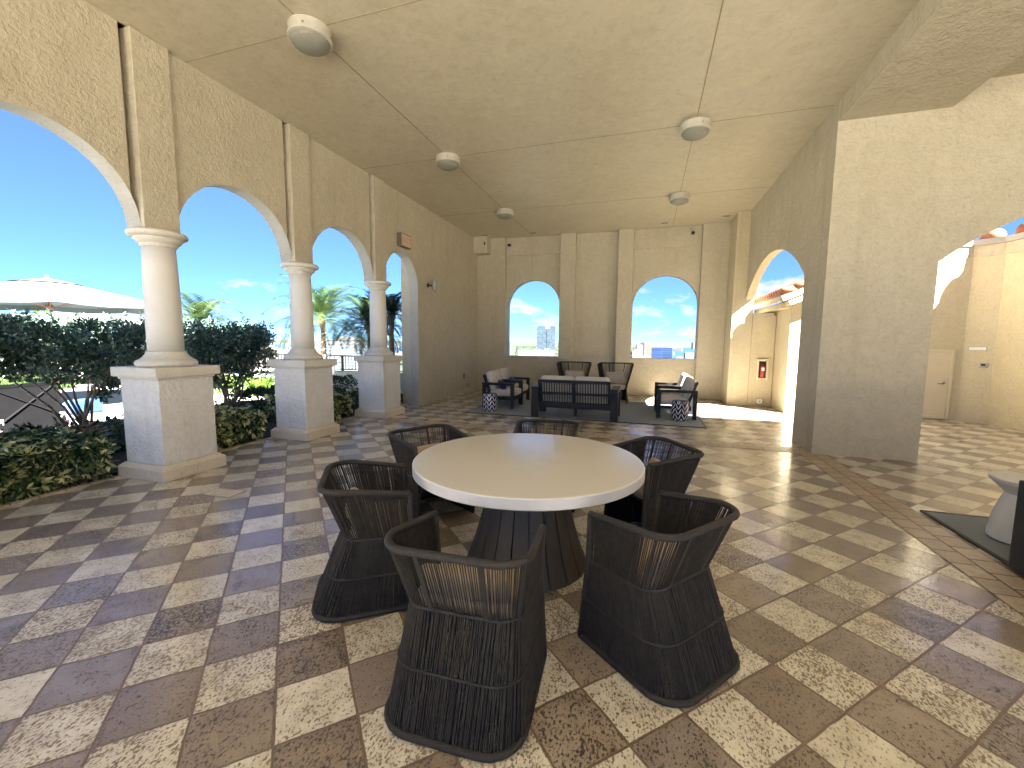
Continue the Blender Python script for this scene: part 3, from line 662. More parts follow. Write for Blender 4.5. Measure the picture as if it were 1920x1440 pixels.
# ------------------------------------------------------------------ rope chairs
TB = [0, .29, .41, .59, .71, 1.0]
def ucurve(t, hf, hb, yf, yb, rc):
    if t > .5:
        x, y = ucurve(1 - t, hf, hb, yf, yb, rc); return (-x, y)
    if t <= TB[1]: k = t / TB[1]; return (hf + (hb - hf) * k, yf + (yb + rc - yf) * k)
    if t <= TB[2]: k = (t - TB[1]) / (TB[2] - TB[1]) * PI / 2; return (hb - rc + rc * math.cos(k), yb + rc - rc * math.sin(k))
    k = (t - TB[2]) / (.5 - TB[2]); return ((hb - rc) * (1 - k), yb)
def rope_shell(root, secs, zf, ncord=150, rc_=.0034, seed=1, top_dense=1.0):
    """secs: {name:(z,hf,hb,yf,yb,rc)} for rim, waist, ring, base; zf(name,t)->dz"""
    r = random.Random(seed)
    def P(n, t): z, *a = secs[n]; x, y = ucurve(t, *a); return Vector((x, y, z + zf(n, t)))
    T = [i / 60 for i in range(61)]
    names = list(secs)
    b = MB(); b.tube([P('rim', t) for t in T], .0165, 10); b.build('rim', M['rope2'], root)
    b = MB(); b.tube([P('base', t) for t in T], .0155, 8); b.build('base_ring', M['rope2'], root)
    b = MB(); b.tube([P('waist', t) for t in T], .008, 6); b.build('waist_ring', M['rope2'], root)
    def shellpt(n, t, k): return P(n, t)
    b = MB()
    ringT = [P('waist', t).lerp(P('base', t), .5) for t in T]
    off = []
    cen = sum(ringT, Vector()) / len(ringT)
    for q in ringT: dd = Vector((q.x - cen.x, q.y - cen.y, 0)); off.append(q + dd.normalized() * .004)
    b.tube(off, .006, 6); b.build('middle_ring', M['rope2'], root)
    for t in (0, 1):
        b = MB(); b.tube([P('rim', t), P('rim', t).lerp(P('waist', t), .5), P('waist', t), P('base', t)], .0145, 10); b.build('front_post', M['rope2'], root)
    b = MB()
    for t in (.33, .43, .57, .67):
        b = MB(); b.bar(P('rim', t), P('waist', t), .022, .006); b.build('rib', M['rope2'], root)
    b = MB()
    for i in range(ncord):
        t = (i + .5) / ncord + r.uniform(-.22, .22) / ncord
        tw = t + r.uniform(-.5, .5) / ncord * (1.3 if r.random() < .25 else .6)
        tb = t + r.uniform(-.3, .3) / ncord
        t, tw, tb = [min(max(q, .004), .996) for q in (t, tw, tb)]
        b.tube([P('rim', t), P('waist', tw)], rc_ * (.80 if .30 < t < .70 else 1.0), 5, cap=False); b.tube([P('waist', tw), P('base', tb)], rc_ * 1.12, 5, cap=False)
    for i in range(int(ncord * .9)):   # inner layer of the lower body
        t = min(max((i + .2) / (ncord * .9) + r.uniform(-.2, .2) / ncord, .006), .994)
        q = []
        for nm in ('waist', 'base'):
            v = P(nm, t); c = Vector((0, (secs[nm][3] + secs[nm][4]) / 2, v.z)); q.append(v + (c - v).normalized() * .012)
        b.tube(q, rc_ * 1.15, 4, cap=False)
    b.build('rope_weave', M['rope'], root)
def dining_chair():
    t = thing('dining_chair', '', 'chair', (0, 0, 0), 0, 'rope chairs around the round table')
    secs = {'rim': (.735, .275, .305, .20, -.275, .13), 'waist': (.435, .265, .255, .215, -.165, .10), 'base': (.016, .285, .295, .24, -.335, .15)}
    rope_shell(t, secs, lambda n, q: (-.05 * max(0, 1 - min(q, 1 - q) / .28) if n == 'rim' else 0), 176, .0035)
    b = MB(); b.rbox(-.235, .235, -.13, .20, .385, .405, .008, 2); b.build('seat', M['alu'], t)
    b = MB(); b.rbox(-.225, .225, -.13, .21, .406, .475, .028, 4, puff=.012); b.build('seat_cushion', M['tan'], t)
    b = MB(); b.rbox(-.19, .19, -.03, .03, -.075, .075, .028, 4, puff=.014); b.xform(Matrix.Translation((0, -.10, .535)) @ Matrix.Rotation(math.radians(32), 4, 'X')); b.build('back_cushion', M['tan'], t)
    return t
TX, TY = -.765, 2.79
dc = dining_chair()
places = [((-.70, 1.65), 92, 'rope dining chair nearest the camera, its back turned to the viewer'), ((-1.57, 2.15), 35, 'rope dining chair on the near left side of the round table'),
          ((.09, 2.17), 141, 'rope dining chair on the near right side of the round table'), ((-1.78, 3.27), -28, 'rope dining chair on the far left side of the round table'),
          ((-.89, 3.92), -84, 'rope dining chair at the far side of the table, only its top showing'), ((.07, 3.40), 212, 'rope dining chair on the far right side of the round table')]
for i, ((x, y), ang, l) in enumerate(places):
    o = dc if i == 0 else dup(dc, (0, 0, 0))
    o.location = (x, y, .001); o.rotation_euler = (0, 0, math.radians(ang - 90)); o['label'] = l
# table
t = thing('round_table', 'large round dining table with a pale top and planked pedestal', 'table', (TX, TY, 0))
b = MB(); R = .785
b.lathe([(R - .006, .742), (R, .736), (R, .68), (R - .01, .672)][::-1], 96, 1); b.lathe([(R - .0062, .7415), (R - .02, .7445)], 96, 0)
b.build('table_top', [M['top'], M['topedge']], t, autosmooth=True)
NP = 20
for k in range(NP):
    a0 = 2 * PI * k / NP + .012; a1 = 2 * PI * (k + 1) / NP - .012
    p = MB(); prof = [(.43, .002), (.37, .16), (.315, .36), (.275, .55), (.265, .67)]; vs = []; fs = []
    for r_, z in prof:
        for q in (0, -.022): 
            for a in (a0, a1): vs.append(((r_ + q) * math.cos(a), (r_ + q) * math.sin(a), z))
    for i in range(len(prof) - 1):
        o_ = i * 4; u = o_ + 4; fs += [(o_, o_ + 1, u + 1, u), (o_ + 2, u + 2, u + 3, o_ + 3), (o_, u, u + 2, o_ + 2), (o_ + 1, o_ + 3, u + 3, u + 1)]
    fs += [(0, 2, 3, 1), (16, 17, 19, 18)]
    p.add(vs, fs); p.build('pedestal_plank', M['plank'], t, bevel=.003)
b = MB(); b.lathe([(.40, .003), (.34, .16), (.288, .36), (.25, .55), (.24, .671)], 40); b.build('pedestal_core', M['black'], t)

# ------------------------------------------------------------------ lounge
def rug(x0, x1, y0, y1, label):
    b = MB(); b.box(x0 + .03, x1 - .03, y0 + .03, y1 - .03, .005, .014); o = b.build('rug', M['rug'])
    b = MB()
    for q in ((x0, x1, y0, y0 + .0295), (x0, x1, y1 - .0295, y1), (x0, x0 + .0295, y0 + .03, y1 - .03), (x1 - .0295, x1, y0 + .03, y1 - .03)): b.box(*q, .005, .016)
    b.build('binding', M['rugedge'], o); return tag(o, label, 'rug')
rug(-3.68, 1.10, 8.30, 11.3, 'large grey rug under the lounge seating')
rug(2.49, 5.6, 1.6, 4.79, 'dark grey rug at the right edge under the white side table')
RZ = .017
def arm_frame(root, xs_, depth, zt, legw, arm_w):
    for s, x in xs_:
        b = MB(); b.box(x - arm_w / 2, x + arm_w / 2, -depth / 2, depth / 2, zt - .055, zt); o = b.build('armrest', M['alu'], root, bevel=.004)
        for y in (-depth / 2, depth / 2 - legw):
            b = MB(); b.box(x - arm_w / 2 + .001, x + arm_w / 2 - .001, y, y + legw, 0, zt - .0555); b.build('leg', M['alu'], root, bevel=.004)
def armchair():
    t = thing('armchair', '', 'armchair', (0, 0, 0), 0, 'low armchairs on the grey rug')   # faces +y
    arm_frame(t, ((0, -.355), (1, .355)), .76, .585, .08, .07)
    b = MB(); b.box(-.319, .319, .30, .36, .19, .27); b.box(-.319, .319, -.28, -.22, .17, .25); b.box(-.319, -.27, -.219, .299, .19, .25); b.box(.27, .319, -.219, .299, .19, .25); b.build('seat_frame', M['alu'], t, bevel=.003)
    b = MB(); 
    for x in (-.30, .30): b.bar((x, -.19, .20), (x, -.37, .74), .04, .04)
    b.bar((-.319, -.37, .73), (.319, -.37, .73), .035, .05); b.bar((-.28, -.235, .34), (.28, -.235, .34), .03, .04)
    for k in range(9): x = -.24 + .06 * k; b.bar((x, -.24, .345), (x, -.368, .71), .022, .012)
    b.build('back_frame', M['alu'], t)
    b = MB(); b.rbox(-.31, .31, -.22, .37, .275, .415, .045, 4, puff=.02); b.build('seat_cushion', M['cream'], t)
    b = MB(); b.rbox(-.30, .30, -.07, .07, -.22, .22, .05, 4, puff=.03); b.xform(Matrix.Translation((0, -.215, .615)) @ Matrix.Rotation(math.radians(17), 4, 'X')); b.build('back_cushion', M['cream'], t)
    return t
ac = armchair()
seats = [((-3.20, 9.42, RZ), -90, 'left side armchair nearer the table, with a navy pillow'), ((-3.28, 10.34, RZ), -90, 'left side armchair farther back by the wall corner, with a navy pillow'),
         ((.62, 9.40, RZ), 90, 'right side armchair nearer the table, patterned stool beside it'), ((.60, 10.28, RZ), 90, 'right side armchair farther back, mostly behind its neighbour')]
for i, (l, a, s) in enumerate(seats):
    o = ac if i == 0 else dup(ac, l); o.location = l; o.rotation_euler = (0, 0, math.radians(a)); o['label'] = s
for (x, y, z, rz, rx, l) in ((-3.22, 9.36, .535, -62, 24, 'navy pillow on the nearer left armchair'), (-3.26, 10.32, .535, -75, 28, 'navy pillow on the farther left armchair')):
    b = MB(); b.rbox(-.22, .22, -.045, .045, -.11, .11, .04, 4, puff=.035); b.xform(Matrix.Rotation(math.radians(rx), 4, 'X'))
    o = b.build('pillow', M['navy']); o.location = (x, y, z); o.rotation_euler = (0, 0, math.radians(rz)); tag(o, l, 'pillow', 'navy pillows on the left armchairs')
# sofa (back towards the camera)
t = thing('sofa', 'charcoal slatted two seat sofa seen from behind', 'sofa', (-1.345, 8.68, RZ))
for x in (-.79, .79):
    b = MB(); b.box(x - .075, x + .075, -.40, .40, .56, .62); b.build('armrest', M['alu'], t, bevel=.004)
    for y0, y1 in ((-.40, -.33), (.30, .38)):
        b = MB(); b.box(x - .0745, x + .0745, y0, y1, 0, .559); b.build('leg', M['alu'], t, bevel=.004)
b = MB(); b.box(-.03, .03, -.10, -.04, 0, .199); b.build('leg', M['alu'], t, bevel=.003)
b = MB(); b.box(-.714, .714, -.34, -.27, .20, .28); b.box(-.714, .714, .28, .35, .20, .28); b.box(-.714, -.65, -.269, .279, .20, .26); b.box(.65, .714, -.269, .279, .20, .26); b.box(-.649, .649, -.11, -.03, .20, .25); b.build('seat_frame', M['alu'], t, bevel=.003)
b = MB()
for x in (-.69, .69): b.bar((x, -.30, .25), (x, -.42, .75), .045, .045)
b.bar((-.714, -.42, .745), (.714, -.42, .745), .04, .06); b.bar((-.667, -.362, .50), (.667, -.362, .50), .03, .045); b.bar((-.667, -.312, .30), (.667, -.312, .30), .03, .05); b.bar((0, -.31, .28), (0, -.418, .72), .04, .03)
b.build('back_frame', M['alu'], t)
b = MB()
for k in range(26):
    x = -.645 + k * 1.29 / 25
    b.bar((x, -.315, .30), (x, -.416, .72), .018, .014)
b.build('back_slat', M['alu'], t)
for x in (-.345, .345):
    b = MB(); b.rbox(x - .335, x + .335, -.27, .36, .285, .43, .05, 4, puff=.02); b.build('seat_cushion', M['cream'], t)
    b = MB(); b.rbox(-.335, .335, -.08, .08, -.24, .24, .055, 4, puff=.03); b.xform(Matrix.Translation((x, -.245, .605)) @ Matrix.Rotation(math.radians(13), 4, 'X')); b.build('back_cushion', M['cream'], t)
# coffee table hidden behind the sofa, only its pale feet show
t = thing('coffee_table', 'low table behind the sofa, its white block feet showing underneath', 'table', (-1.3, 9.75, RZ))
b = MB(); b.box(-.55, .55, -.3, .3, .27, .31); b.build('table_top', M['alu'], t, bevel=.005)
for x in (-.36, .30):
    b = MB(); b.box(x - .12, x + .12, -.2, .2, 0, .2695); b.build('leg', M['concw'], t, bevel=.006)
# high back rope chairs
def lounge_rope_chair():
    t = thing('lounge_chair', '', 'chair', (0, 0, 0), 0, 'high back rope chairs below the end wall')
    secs = {'rim': (.985, .44, .42, .10, -.30, .16), 'waist': (.36, .30, .29, .26, -.20, .12), 'base': (.016, .33, .33, .30, -.32, .16)}
    rope_shell(t, secs, lambda n, q: (-.03 * max(0, 1 - min(q, 1 - q) / .29) if n == 'rim' else 0), 190, .0042, 5)
    b = MB(); b.rbox(-.27, .27, -.16, .27, .33, .35, .008, 2); b.build('seat', M['alu'], t)
    b = MB(); b.rbox(-.26, .26, -.15, .30, .351, .44, .035, 4, puff=.015); b.build('seat_cushion', M['beige'], t)
    b = MB(); b.rbox(-.265, .265, -.05, .05, -.15, .15, .045, 4, puff=.035); b.xform(Matrix.Translation((0, -.14, .615)) @ Matrix.Rotation(math.radians(14), 4, 'X')); b.build('back_cushion', M['beige'], t)
    return t
hc = lounge_rope_chair(); hc.location = (-1.80, 11.12, RZ); hc.rotation_euler = (0, 0, math.radians(-176)); hc['label'] = 'high back rope chair under the blank wall panel, behind the sofa'
dup(hc, (-.74, 11.12, RZ), math.radians(178), 'high back rope chair closer to the right window opening')
# patterned stools
def stool(x, y, rz, label):
    b = MB(); b.lathe([(.12, 0), (.15, .006), (.155, .03), (.165, .12), (.168, .2), (.165, .28), (.155, .37), (.15, .388), (.12, .396)], 10, 0, smooth=False)
    o = b.build('garden_stool', M['stool'], bevel=.006); o.location = (x, y, RZ); o.rotation_euler = (0, 0, rz); return tag(o, label, 'stool', 'navy and white patterned stools')
stool(-3.24, 8.66, .2, 'navy and white leaf patterned stool before the left armchairs'); stool(.68, 8.93, .5, 'navy and white leaf patterned stool before the right armchairs')

# right edge: white side table and dark sofa end
t = thing('side_table', 'white concrete hourglass side table at the right edge', 'side table', (2.86, 4.25, RZ))
b = MB(); b.lathe([(.17, 0), (.185, .012), (.185, .06), (.165, .2), (.135, .31), (.115, .365), (.112, .38)], 48); b.build('base', M['concw'], t, autosmooth=True)
b = MB(); b.lathe([(.112, .381), (.15, .42), (.185, .455), (.205, .475), (.208, .497), (.20, .504)], 48); b.build('top', M['concw'], t, autosmooth=True)
t = thing('lounge_sofa', 'charcoal panelled sofa end cut off by the right edge', 'sofa', (2.855, 3.54, RZ))
b = MB(); b.box(-.395, -.33, -.9, .19, .0, .62); b.build('side_panel', M['dkpanel'], t, bevel=.008)
b = MB(); b.box(-.329, 1.2, .10, .19, .0, .70); b.build('back_panel', M['dkpanel'], t, bevel=.008)
b = MB(); b.rbox(-.32, .5, -.88, .09, .25, .42, .04, 4); b.build('seat_cushion', M['cream'], t)

# ------------------------------------------------------------------ plants
def leaves(name, mat, pts, nrm, size, aspect=.45, seed=0, parent=None, tint=None, droop=.3, jitter=.8, fold=True):
    """pts Nx3 numpy, nrm Nx3 outward; each leaf is two quads folded along the midrib"""
    g = np.random.default_rng(seed); N = len(pts)
    d = nrm + g.normal(0, jitter, (N, 3)); d[:, 2] -= droop * g.random(N); d /= np.linalg.norm(d, axis=1, keepdims=True) + 1e-9
    up = g.normal(0, .5, (N, 3)) + np.array([0, 0, 1.0]); sd = np.cross(d, up); sd /= np.linalg.norm(sd, axis=1, keepdims=True) + 1e-9
    nn = np.cross(sd, d)
    L = size * g.uniform(.7, 1.25, N)[:, None]; W = L * aspect
    a = pts; tip = pts + d * L - nn * L * .12; m = pts + d * L * .5 - nn * L * .05
    l = m + sd * W * .5 + nn * W * .18; r_ = m - sd * W * .5 + nn * W * .18
    V = np.stack([a, l, tip, r_], 1).reshape(-1, 3)
    F = np.arange(N * 4).reshape(N, 4); F = np.concatenate([F[:, [0, 1, 2]], F[:, [0, 2, 3]]], 1).reshape(-1, 3)
    if tint is None: tint = g.random(N)
    me = bpy.data.meshes.new(name); me.from_pydata(V.tolist(), [], F.tolist()); me.materials.append(mat)
    at = me.attributes.new('tint', 'FLOAT', 'FACE'); at.data.foreach_set('value', np.repeat(tint, 2).astype(np.float32))
    o = bpy.data.objects.new(name, me); COL.objects.link(o)
    if parent: o.parent = parent
    return o
def box_hedge_pts(x0, x1, y0, y1, zt, n, g, faces=(1, 1, 1, 1), lump=.05):
    """points on/near the surface of a lumpy box hedge"""
    P = []; Nn = []
    while len(P) < n:
        f = g.random()
        x, y, z = g.uniform(x0, x1), g.uniform(y0, y1), g.uniform(.02, zt)
        if f < .42: z = zt + lump * math.sin(x * 7 + y * 5) * math.sin(y * 4.3) - abs(g.normal(0, .05)); nv = (0, 0, 1)
        elif f < .78: x = x1 - abs(g.normal(0, .04)) + lump * math.sin(y * 6 + z * 8); nv = (1, 0, .25)
        elif f < .86: y = y0 + abs(g.normal(0, .03)); nv = (0, -1, .2)
        elif f < .93: y = y1 - abs(g.normal(0, .03)); nv = (0, 1, .2)
        else: nv = (g.normal(0, .5), g.normal(0, .5), .5)
        e = (x - x1 + .12); 
        if e > 0 and z > zt - .12: z -= e * .5
        P.append((x, y, z)); Nn.append(nv)
    return np.array(P), np.array(Nn)
def schefflera(x0, x1, y0, y1, zt, n, seed, label):
    g = np.random.default_rng(seed)
    c, nv = box_hedge_pts(x0, x1, y0, y1, zt, n, g)
    K = 7; pts = []; nr = []; tn = []
    for i in range(len(c)):
        ax = nv[i] / np.linalg.norm(nv[i]) + g.normal(0, .25, 3); ax /= np.linalg.norm(ax)
        a = np.cross(ax, [.3, .2, .9]); a /= np.linalg.norm(a) + 1e-9; b_ = np.cross(ax, a)
        base = g.choice([g.uniform(0, .25), g.uniform(.55, 1.0)], p=[.5, .5])
        for k in range(K):
            an = 2 * PI * k / K + g.uniform(-.2, .2); dv_ = a * math.cos(an) + b_ * math.sin(an) + ax * .25
            pts.append(c[i] + dv_ * .012); nr.append(dv_ * 3); tn.append(min(1, max(0, base + g.uniform(-.12, .15))))
    core = MB(); core.box(x0 + .1, x1 - .14, y0 + .08, y1 - .08, .03, zt - .14)
    o = leaves('leaves', M['leaf_var'], np.array(pts), np.array(nr), .092, .46, seed, None, np.array(tn), .6, .35)
    t = thing('low_hedge', label, 'hedge', ((x0 + x1) / 2, (y0 + y1) / 2, .03), 0, 'clipped variegated hedges between the pedestals')
    o.parent = t; o.matrix_parent_inverse = Matrix.Translation(-Vector(t.location))
    b = MB(); g2 = random.Random(seed)
    for k in range(int((y1 - y0) * 14)):
        x, y = g2.uniform(x0 + .1, x1 - .06), g2.uniform(y0 + .05, y1 - .05)
        b.tube([(x, y, .0), (x + g2.uniform(-.06, .06), y + g2.uniform(-.06, .06), zt * .5), (x + g2.uniform(-.1, .1), y + g2.uniform(-.1, .1), zt * .9)], [.008, .006, .004], 5)
    s_ = b.build('stem', M['stem'], t); s_.matrix_parent_inverse = o.matrix_parent_inverse
schefflera(-6.65, -5.68, .2, 3.02, .46, 1900, 11, 'long variegated yellow green hedge in front of the nearest pedestal')
schefflera(-6.6, -5.68, 3.84, 5.02, .46, 900, 12, 'short variegated hedge between the nearest and middle pedestals')
schefflera(-6.5, -5.62, 5.90, 7.08, .50, 900, 13, 'rounded variegated hedge between the middle and far pedestals')
schefflera(-6.5, -5.68, 7.9, 8.9, .42, 420, 14, 'small variegated hedge between the far pedestal and the solid wall')

def bush(y0, y1, xc, zt, trunk, n, seed, label):
    g = np.random.default_rng(seed); P = []; Nn = []
    yc, hy = (y0 + y1) / 2, (y1 - y0) / 2
    # clumps fill a flat-topped crown, wider at the top
    cl = []
    while len(cl) < 230:
        f = g.random(); z = .55 + (zt - .55) * (f ** .62)
        w = .50 + .5 * min(1, (z - .5) / .55)
        y = yc + hy * g.uniform(-1, 1) * w; x = xc + .55 * g.uniform(-1, 1) * w
        if z < .95 and (g.random() < .32 or (label.startswith('wide') and y < 4.35)): continue
        cl.append((x, y, z - .06))
    per = n // len(cl)
    for c in cl:
        r_ = g.uniform(.10, .19); v = g.normal(0, 1, (per, 3)); v /= np.linalg.norm(v, axis=1, keepdims=True)
        rad = r_ * g.random((per, 1)) ** .45
        q = np.array(c) + v * rad * np.array([1.1, 1.1, .8]); q[:, 2] = np.minimum(q[:, 2], zt + .03 + g.normal(0, .025, per)); P.append(q); Nn.append(v + np.array([0, 0, .6]))
    # shoots poking out of the clipped top
    for k in range(46):
        y = g.uniform(y0, y1); x = xc + g.uniform(-.5, .5); h = g.uniform(.04, .14)
        q = np.stack([np.full(9, x), np.full(9, y), zt + np.linspace(-.05, h, 9)], 1); P.append(q); Nn.append(np.stack([g.normal(0, 1, 9), g.normal(0, 1, 9), np.full(9, .8)], 1))
    P = np.concatenate(P); Nn = np.concatenate(Nn)
    t = thing('shrub', label, 'shrub', (trunk[0], trunk[1], .03), 0, 'clipped dark shrubs in the bed')
    inv = Matrix.Translation(-Vector(t.location))
    o = leaves('crown', M['leaf_dark'], P, Nn, .078, .48, seed, t, None, .1, .7); o.matrix_parent_inverse = inv
    b = MB(); g2 = random.Random(seed); root = Vector((trunk[0], trunk[1], .0))
    for k in range(9):
        e = Vector((xc + g2.uniform(-.4, .4), trunk[1] + g2.uniform(-.75, .75), g2.uniform(.95, zt - .3)))
        q = root + Vector((g2.uniform(-.09, .09), g2.uniform(-.12, .12), 0))
        m1 = q.lerp(e, .35) + Vector((g2.uniform(-.06, .06), g2.uniform(-.06, .06), .12)); m2 = q.lerp(e, .7) + Vector((g2.uniform(-.08, .08), g2.uniform(-.08, .08), .08))
        b.tube([q, m1, m2, e], [.024, .019, .012, .006], 6)
    o = b.build('trunk', M['stem'], t); o.matrix_parent_inverse = inv
bush(1.9, 5.05, -8.2, 1.80, (-8.25, 4.15), 28000, 21, 'wide flat topped dark shrub left of the nearest column')
bush(5.55, 7.35, -8.2, 1.82, (-8.1, 6.45), 18500, 22, 'flat topped dark shrub right of the nearest column')

def ground_leaves(name, mat, x0, x1, y0, y1, zt, n, seed, label, cat, size=.08, aspect=.5, group=None, kind=None):
    g = np.random.default_rng(seed); P, Nn = box_hedge_pts(x0, x1, y0, y1, zt, n, g, lump=.04)
    o = leaves(name, mat, P, Nn, size, aspect, seed, None, None, .2, .7)
    return tag(o, label, cat, group, kind)
ground_leaves('boxwood_hedge', M['leaf_hedge'], -7.9, -7.0, 7.55, 9.0, .62, 3600, 31, 'dark green clipped hedge behind the far pedestal', 'hedge', .06)
ground_leaves('ground_cover', M['leaf_lime'], -14.5, -10.4, 8.9, 10.3, .30, 6500, 32, 'bright lime ground cover in the sun before the parapet', 'ground cover', .11, .5, None, 'stuff')
ground_leaves('ground_cover', M['leaf_hedge'], -9.2, -7.2, 7.3, 8.9, .30, 2600, 33, 'dark leafy ground cover under the shrubs', 'ground cover', .12, .5, None, 'stuff')
ground_leaves('ground_cover', M['leaf_hedge'], -9.2, -6.75, .5, 7.2, .13, 4200, 35, 'dark leafy ground cover along the bed', 'ground cover', .11, .5, None, 'stuff')
def bromeliad(x, y, r_, seed, label):
    g = random.Random(seed); b = MB(); tn = []
    for k in range(22):
        a = k * 2.4 + g.uniform(-.2, .2); el = .35 + .8 * k / 22; L = r_ * g.uniform(.8, 1.1); w = .035 * r_ / .3
        pr = None; ca, sa = math.cos(a), math.sin(a); vs = []
        for j in range(5):
            f = j / 4; d_ = L * f * math.cos(el * (1 - .35 * f)); h = L * f * math.sin(el * (1 - .55 * f)); ww = w * (1 - f ** 2.2) + .001
            for s_ in (-1, 1): vs.append((x + ca * d_ - sa * ww * s_, y + sa * d_ + ca * ww * s_, .17 + h + (.012 * abs(s_))))
        b.add(vs, [(2 * j, 2 * j + 1, 2 * j + 3, 2 * j + 2) for j in range(4)], 0, True); tn += [g.random()] * 4
    return tag(b.build('bromeliad', M['leaf_brom'], tint=tn), label, 'plant', 'bromeliads in the planting bed')
for i, (x, y, r_) in enumerate(((-7.4, 2.75, .34), (-7.3, 3.25, .36), (-7.1, 3.62, .30), (-7.6, 3.75, .30), (-7.3, 5.3, .3), (-7.2, 5.75, .3), (-7.5, 6.1, .28), (-7.0, 7.25, .3), (-7.35, 4.4, .26))):
    bromeliad(x, y, r_ * 1.2, 40 + i, 'bronze leaved bromeliad rosette in the bed behind the low hedge')

def palm(x, y, hz, fl, nf, mat, seed, label, r0=.085, droop=.9, wrapped=False):
    g = random.Random(seed); t = thing('palm_tree', label, 'palm', (x, y, 0), g.uniform(0, 6), 'palms along the terrace edge')
    b = MB(); k = 26; pts = []; rr = []
    for i in range(k + 1):
        f = i / k; pts.append((.10 * math.sin(f * 2.2), .05 * f, hz * f)); rr.append((r0 * (1 - .25 * f) if f < .86 else r0 * (.75 + 4.5 * (f - .86))) * (1.06 if i % 2 else .95))
    b.tube(pts, rr, 12); b.build('trunk', M['bark'], t)
    if wrapped:
        b = MB(); b.tube([(.10 * math.sin(f * 2.2) + r0 * 1.0 * math.cos(f * 60), .05 * f + r0 * 1.0 * math.sin(f * 60), hz * f) for f in [i / 260 * .82 for i in range(261)]], .009, 4); b.build('light_string', M['paintw'], t)
    b = MB(); tn = []; top = Vector(pts[-1])
    for i in range(nf):
        az = i * 2.399 + g.uniform(-.2, .2); e0 = math.radians(82 - 95 * (i / nf) ** 1.1 + g.uniform(-6, 6)); L = fl * g.uniform(.85, 1.1)
        n_ = 26; p_ = top.copy(); el = e0; rach = [p_.copy()]
        for j in range(n_):
            el -= droop * (1.0 / n_) * (0.5 + 1.6 * j / n_); d_ = Vector((math.cos(az) * math.cos(el), math.sin(az) * math.cos(el), math.sin(el))); p_ = p_ + d_ * L / n_; rach.append(p_.copy())
        v0 = len(b.f); b.tube(rach[::5] + [rach[-1]], [.012, .010, .008, .006, .004, .003, .002][:len(rach[::5]) + 1], 4, cap=False); base = g.random(); tn += [base * .6 + .3] * (len(b.f) - v0)
        for j in range(3, n_ + 1):
            for sub in (0, .5):
                q = rach[j] if sub == 0 or j == n_ else rach[j].lerp(rach[j + 1], .5)
                tdir = (rach[j] - rach[j - 1]).normalized(); side = tdir.cross(Vector((0, 0, 1)))
                if side.length < .1: side = Vector((-math.sin(az), math.cos(az), 0))
                side.normalize(); upv = side.cross(tdir); f = j / n_; ll = L * .30 * math.sin(PI * min(1, .12 + f * .86)) ** .6
                for s_ in (-1, 1):
                    dv_ = (side * s_ * .8 + tdir * .62 + upv * .22).normalized(); tip = q + dv_ * ll * g.uniform(.85, 1.1) + Vector((0, 0, -.10 * ll - g.uniform(0, .12) * ll)); mid = q.lerp(tip, .5) + upv * ll * .05
                    wd = tdir * .013
                    b.add([q, mid - wd, tip, mid + wd], [(0, 1, 2, 3)]); tn.append(min(1, max(0, base * .5 + g.uniform(0, .45))))
    b.build('crown', mat, t, tint=tn); return t
palm(-9.05, 10.15, 2.15, 1.6, 32, M['frond'], 51, 'light wrapped palm between the middle and far columns', .085, 1.15, True)
palm(-7.45, 10.1, 1.92, 1.4, 32, M['frond'], 52, 'dark trunked palm just left of the far column shaft', .10, 1.2)
palm(-6.55, 10.1, 2.25, .88, 24, M['frond_shaded'], 53, 'shaded palm seen through the doorway arch by the solid wall', .08, 1.1)
palm(-13.6, 9.9, 1.95, 1.5, 24, M['frond'], 54, 'pale palm behind the shrub right of the nearest column', .08, 1.3)
for (x, y, r_, l) in ((-22, 9.5, 1.6, 'sunlit leafy tree behind the umbrella at the left edge'), (-25, 11.5, 1.8, 'sunlit round tree farther behind the umbrella')):
    g = np.random.default_rng(60 + int(r_ * 10)); t = thing('tree', l, 'tree', (x, y, 0))
    v = g.normal(0, 1, (2600, 3)); v /= np.linalg.norm(v, axis=1, keepdims=True); cl = g.normal(0, .55, (40, 3)) * r_ * np.array([1, 1, .45])
    q = cl[g.integers(0, 40, 2600)] + v * .42 + np.array([0, 0, 1.55])
    leaves('crown', M['leaf_lime'], q, v, .16, .5, 61, t); b = MB(); b.tube([(0, 0, 0), (.05, 0, .8), (0, .1, 1.4)], [.1, .08, .05], 8); b.build('trunk', M['bark'], t)

# lawn on the terrace
b = MB(); b.add([(-40, 9.2, -.05), (-17.2, 7.2, -.05), (-17.2, 10.3, -.05), (-40, 10.3, -.05)], [(0, 1, 2, 3)]); b.build('lawn_soil', M['soil'])['kind'] = 'structure'
g = np.random.default_rng(71); q = np.stack([g.uniform(-38, -17.3, 6000), g.uniform(7.4, 10.3, 6000), np.full(6000, -.045)], 1); q = q[q[:, 1] > 7.2 + (-17.2 - q[:, 0]) * .09]
tag(leaves('grass', M['grass'], q, np.tile([0, 0, 1.0], (len(q), 1)), .22, .22, 72, None, None, 0, .35), 'strip of bright lawn beyond the pool deck', 'grass', None, 'stuff')

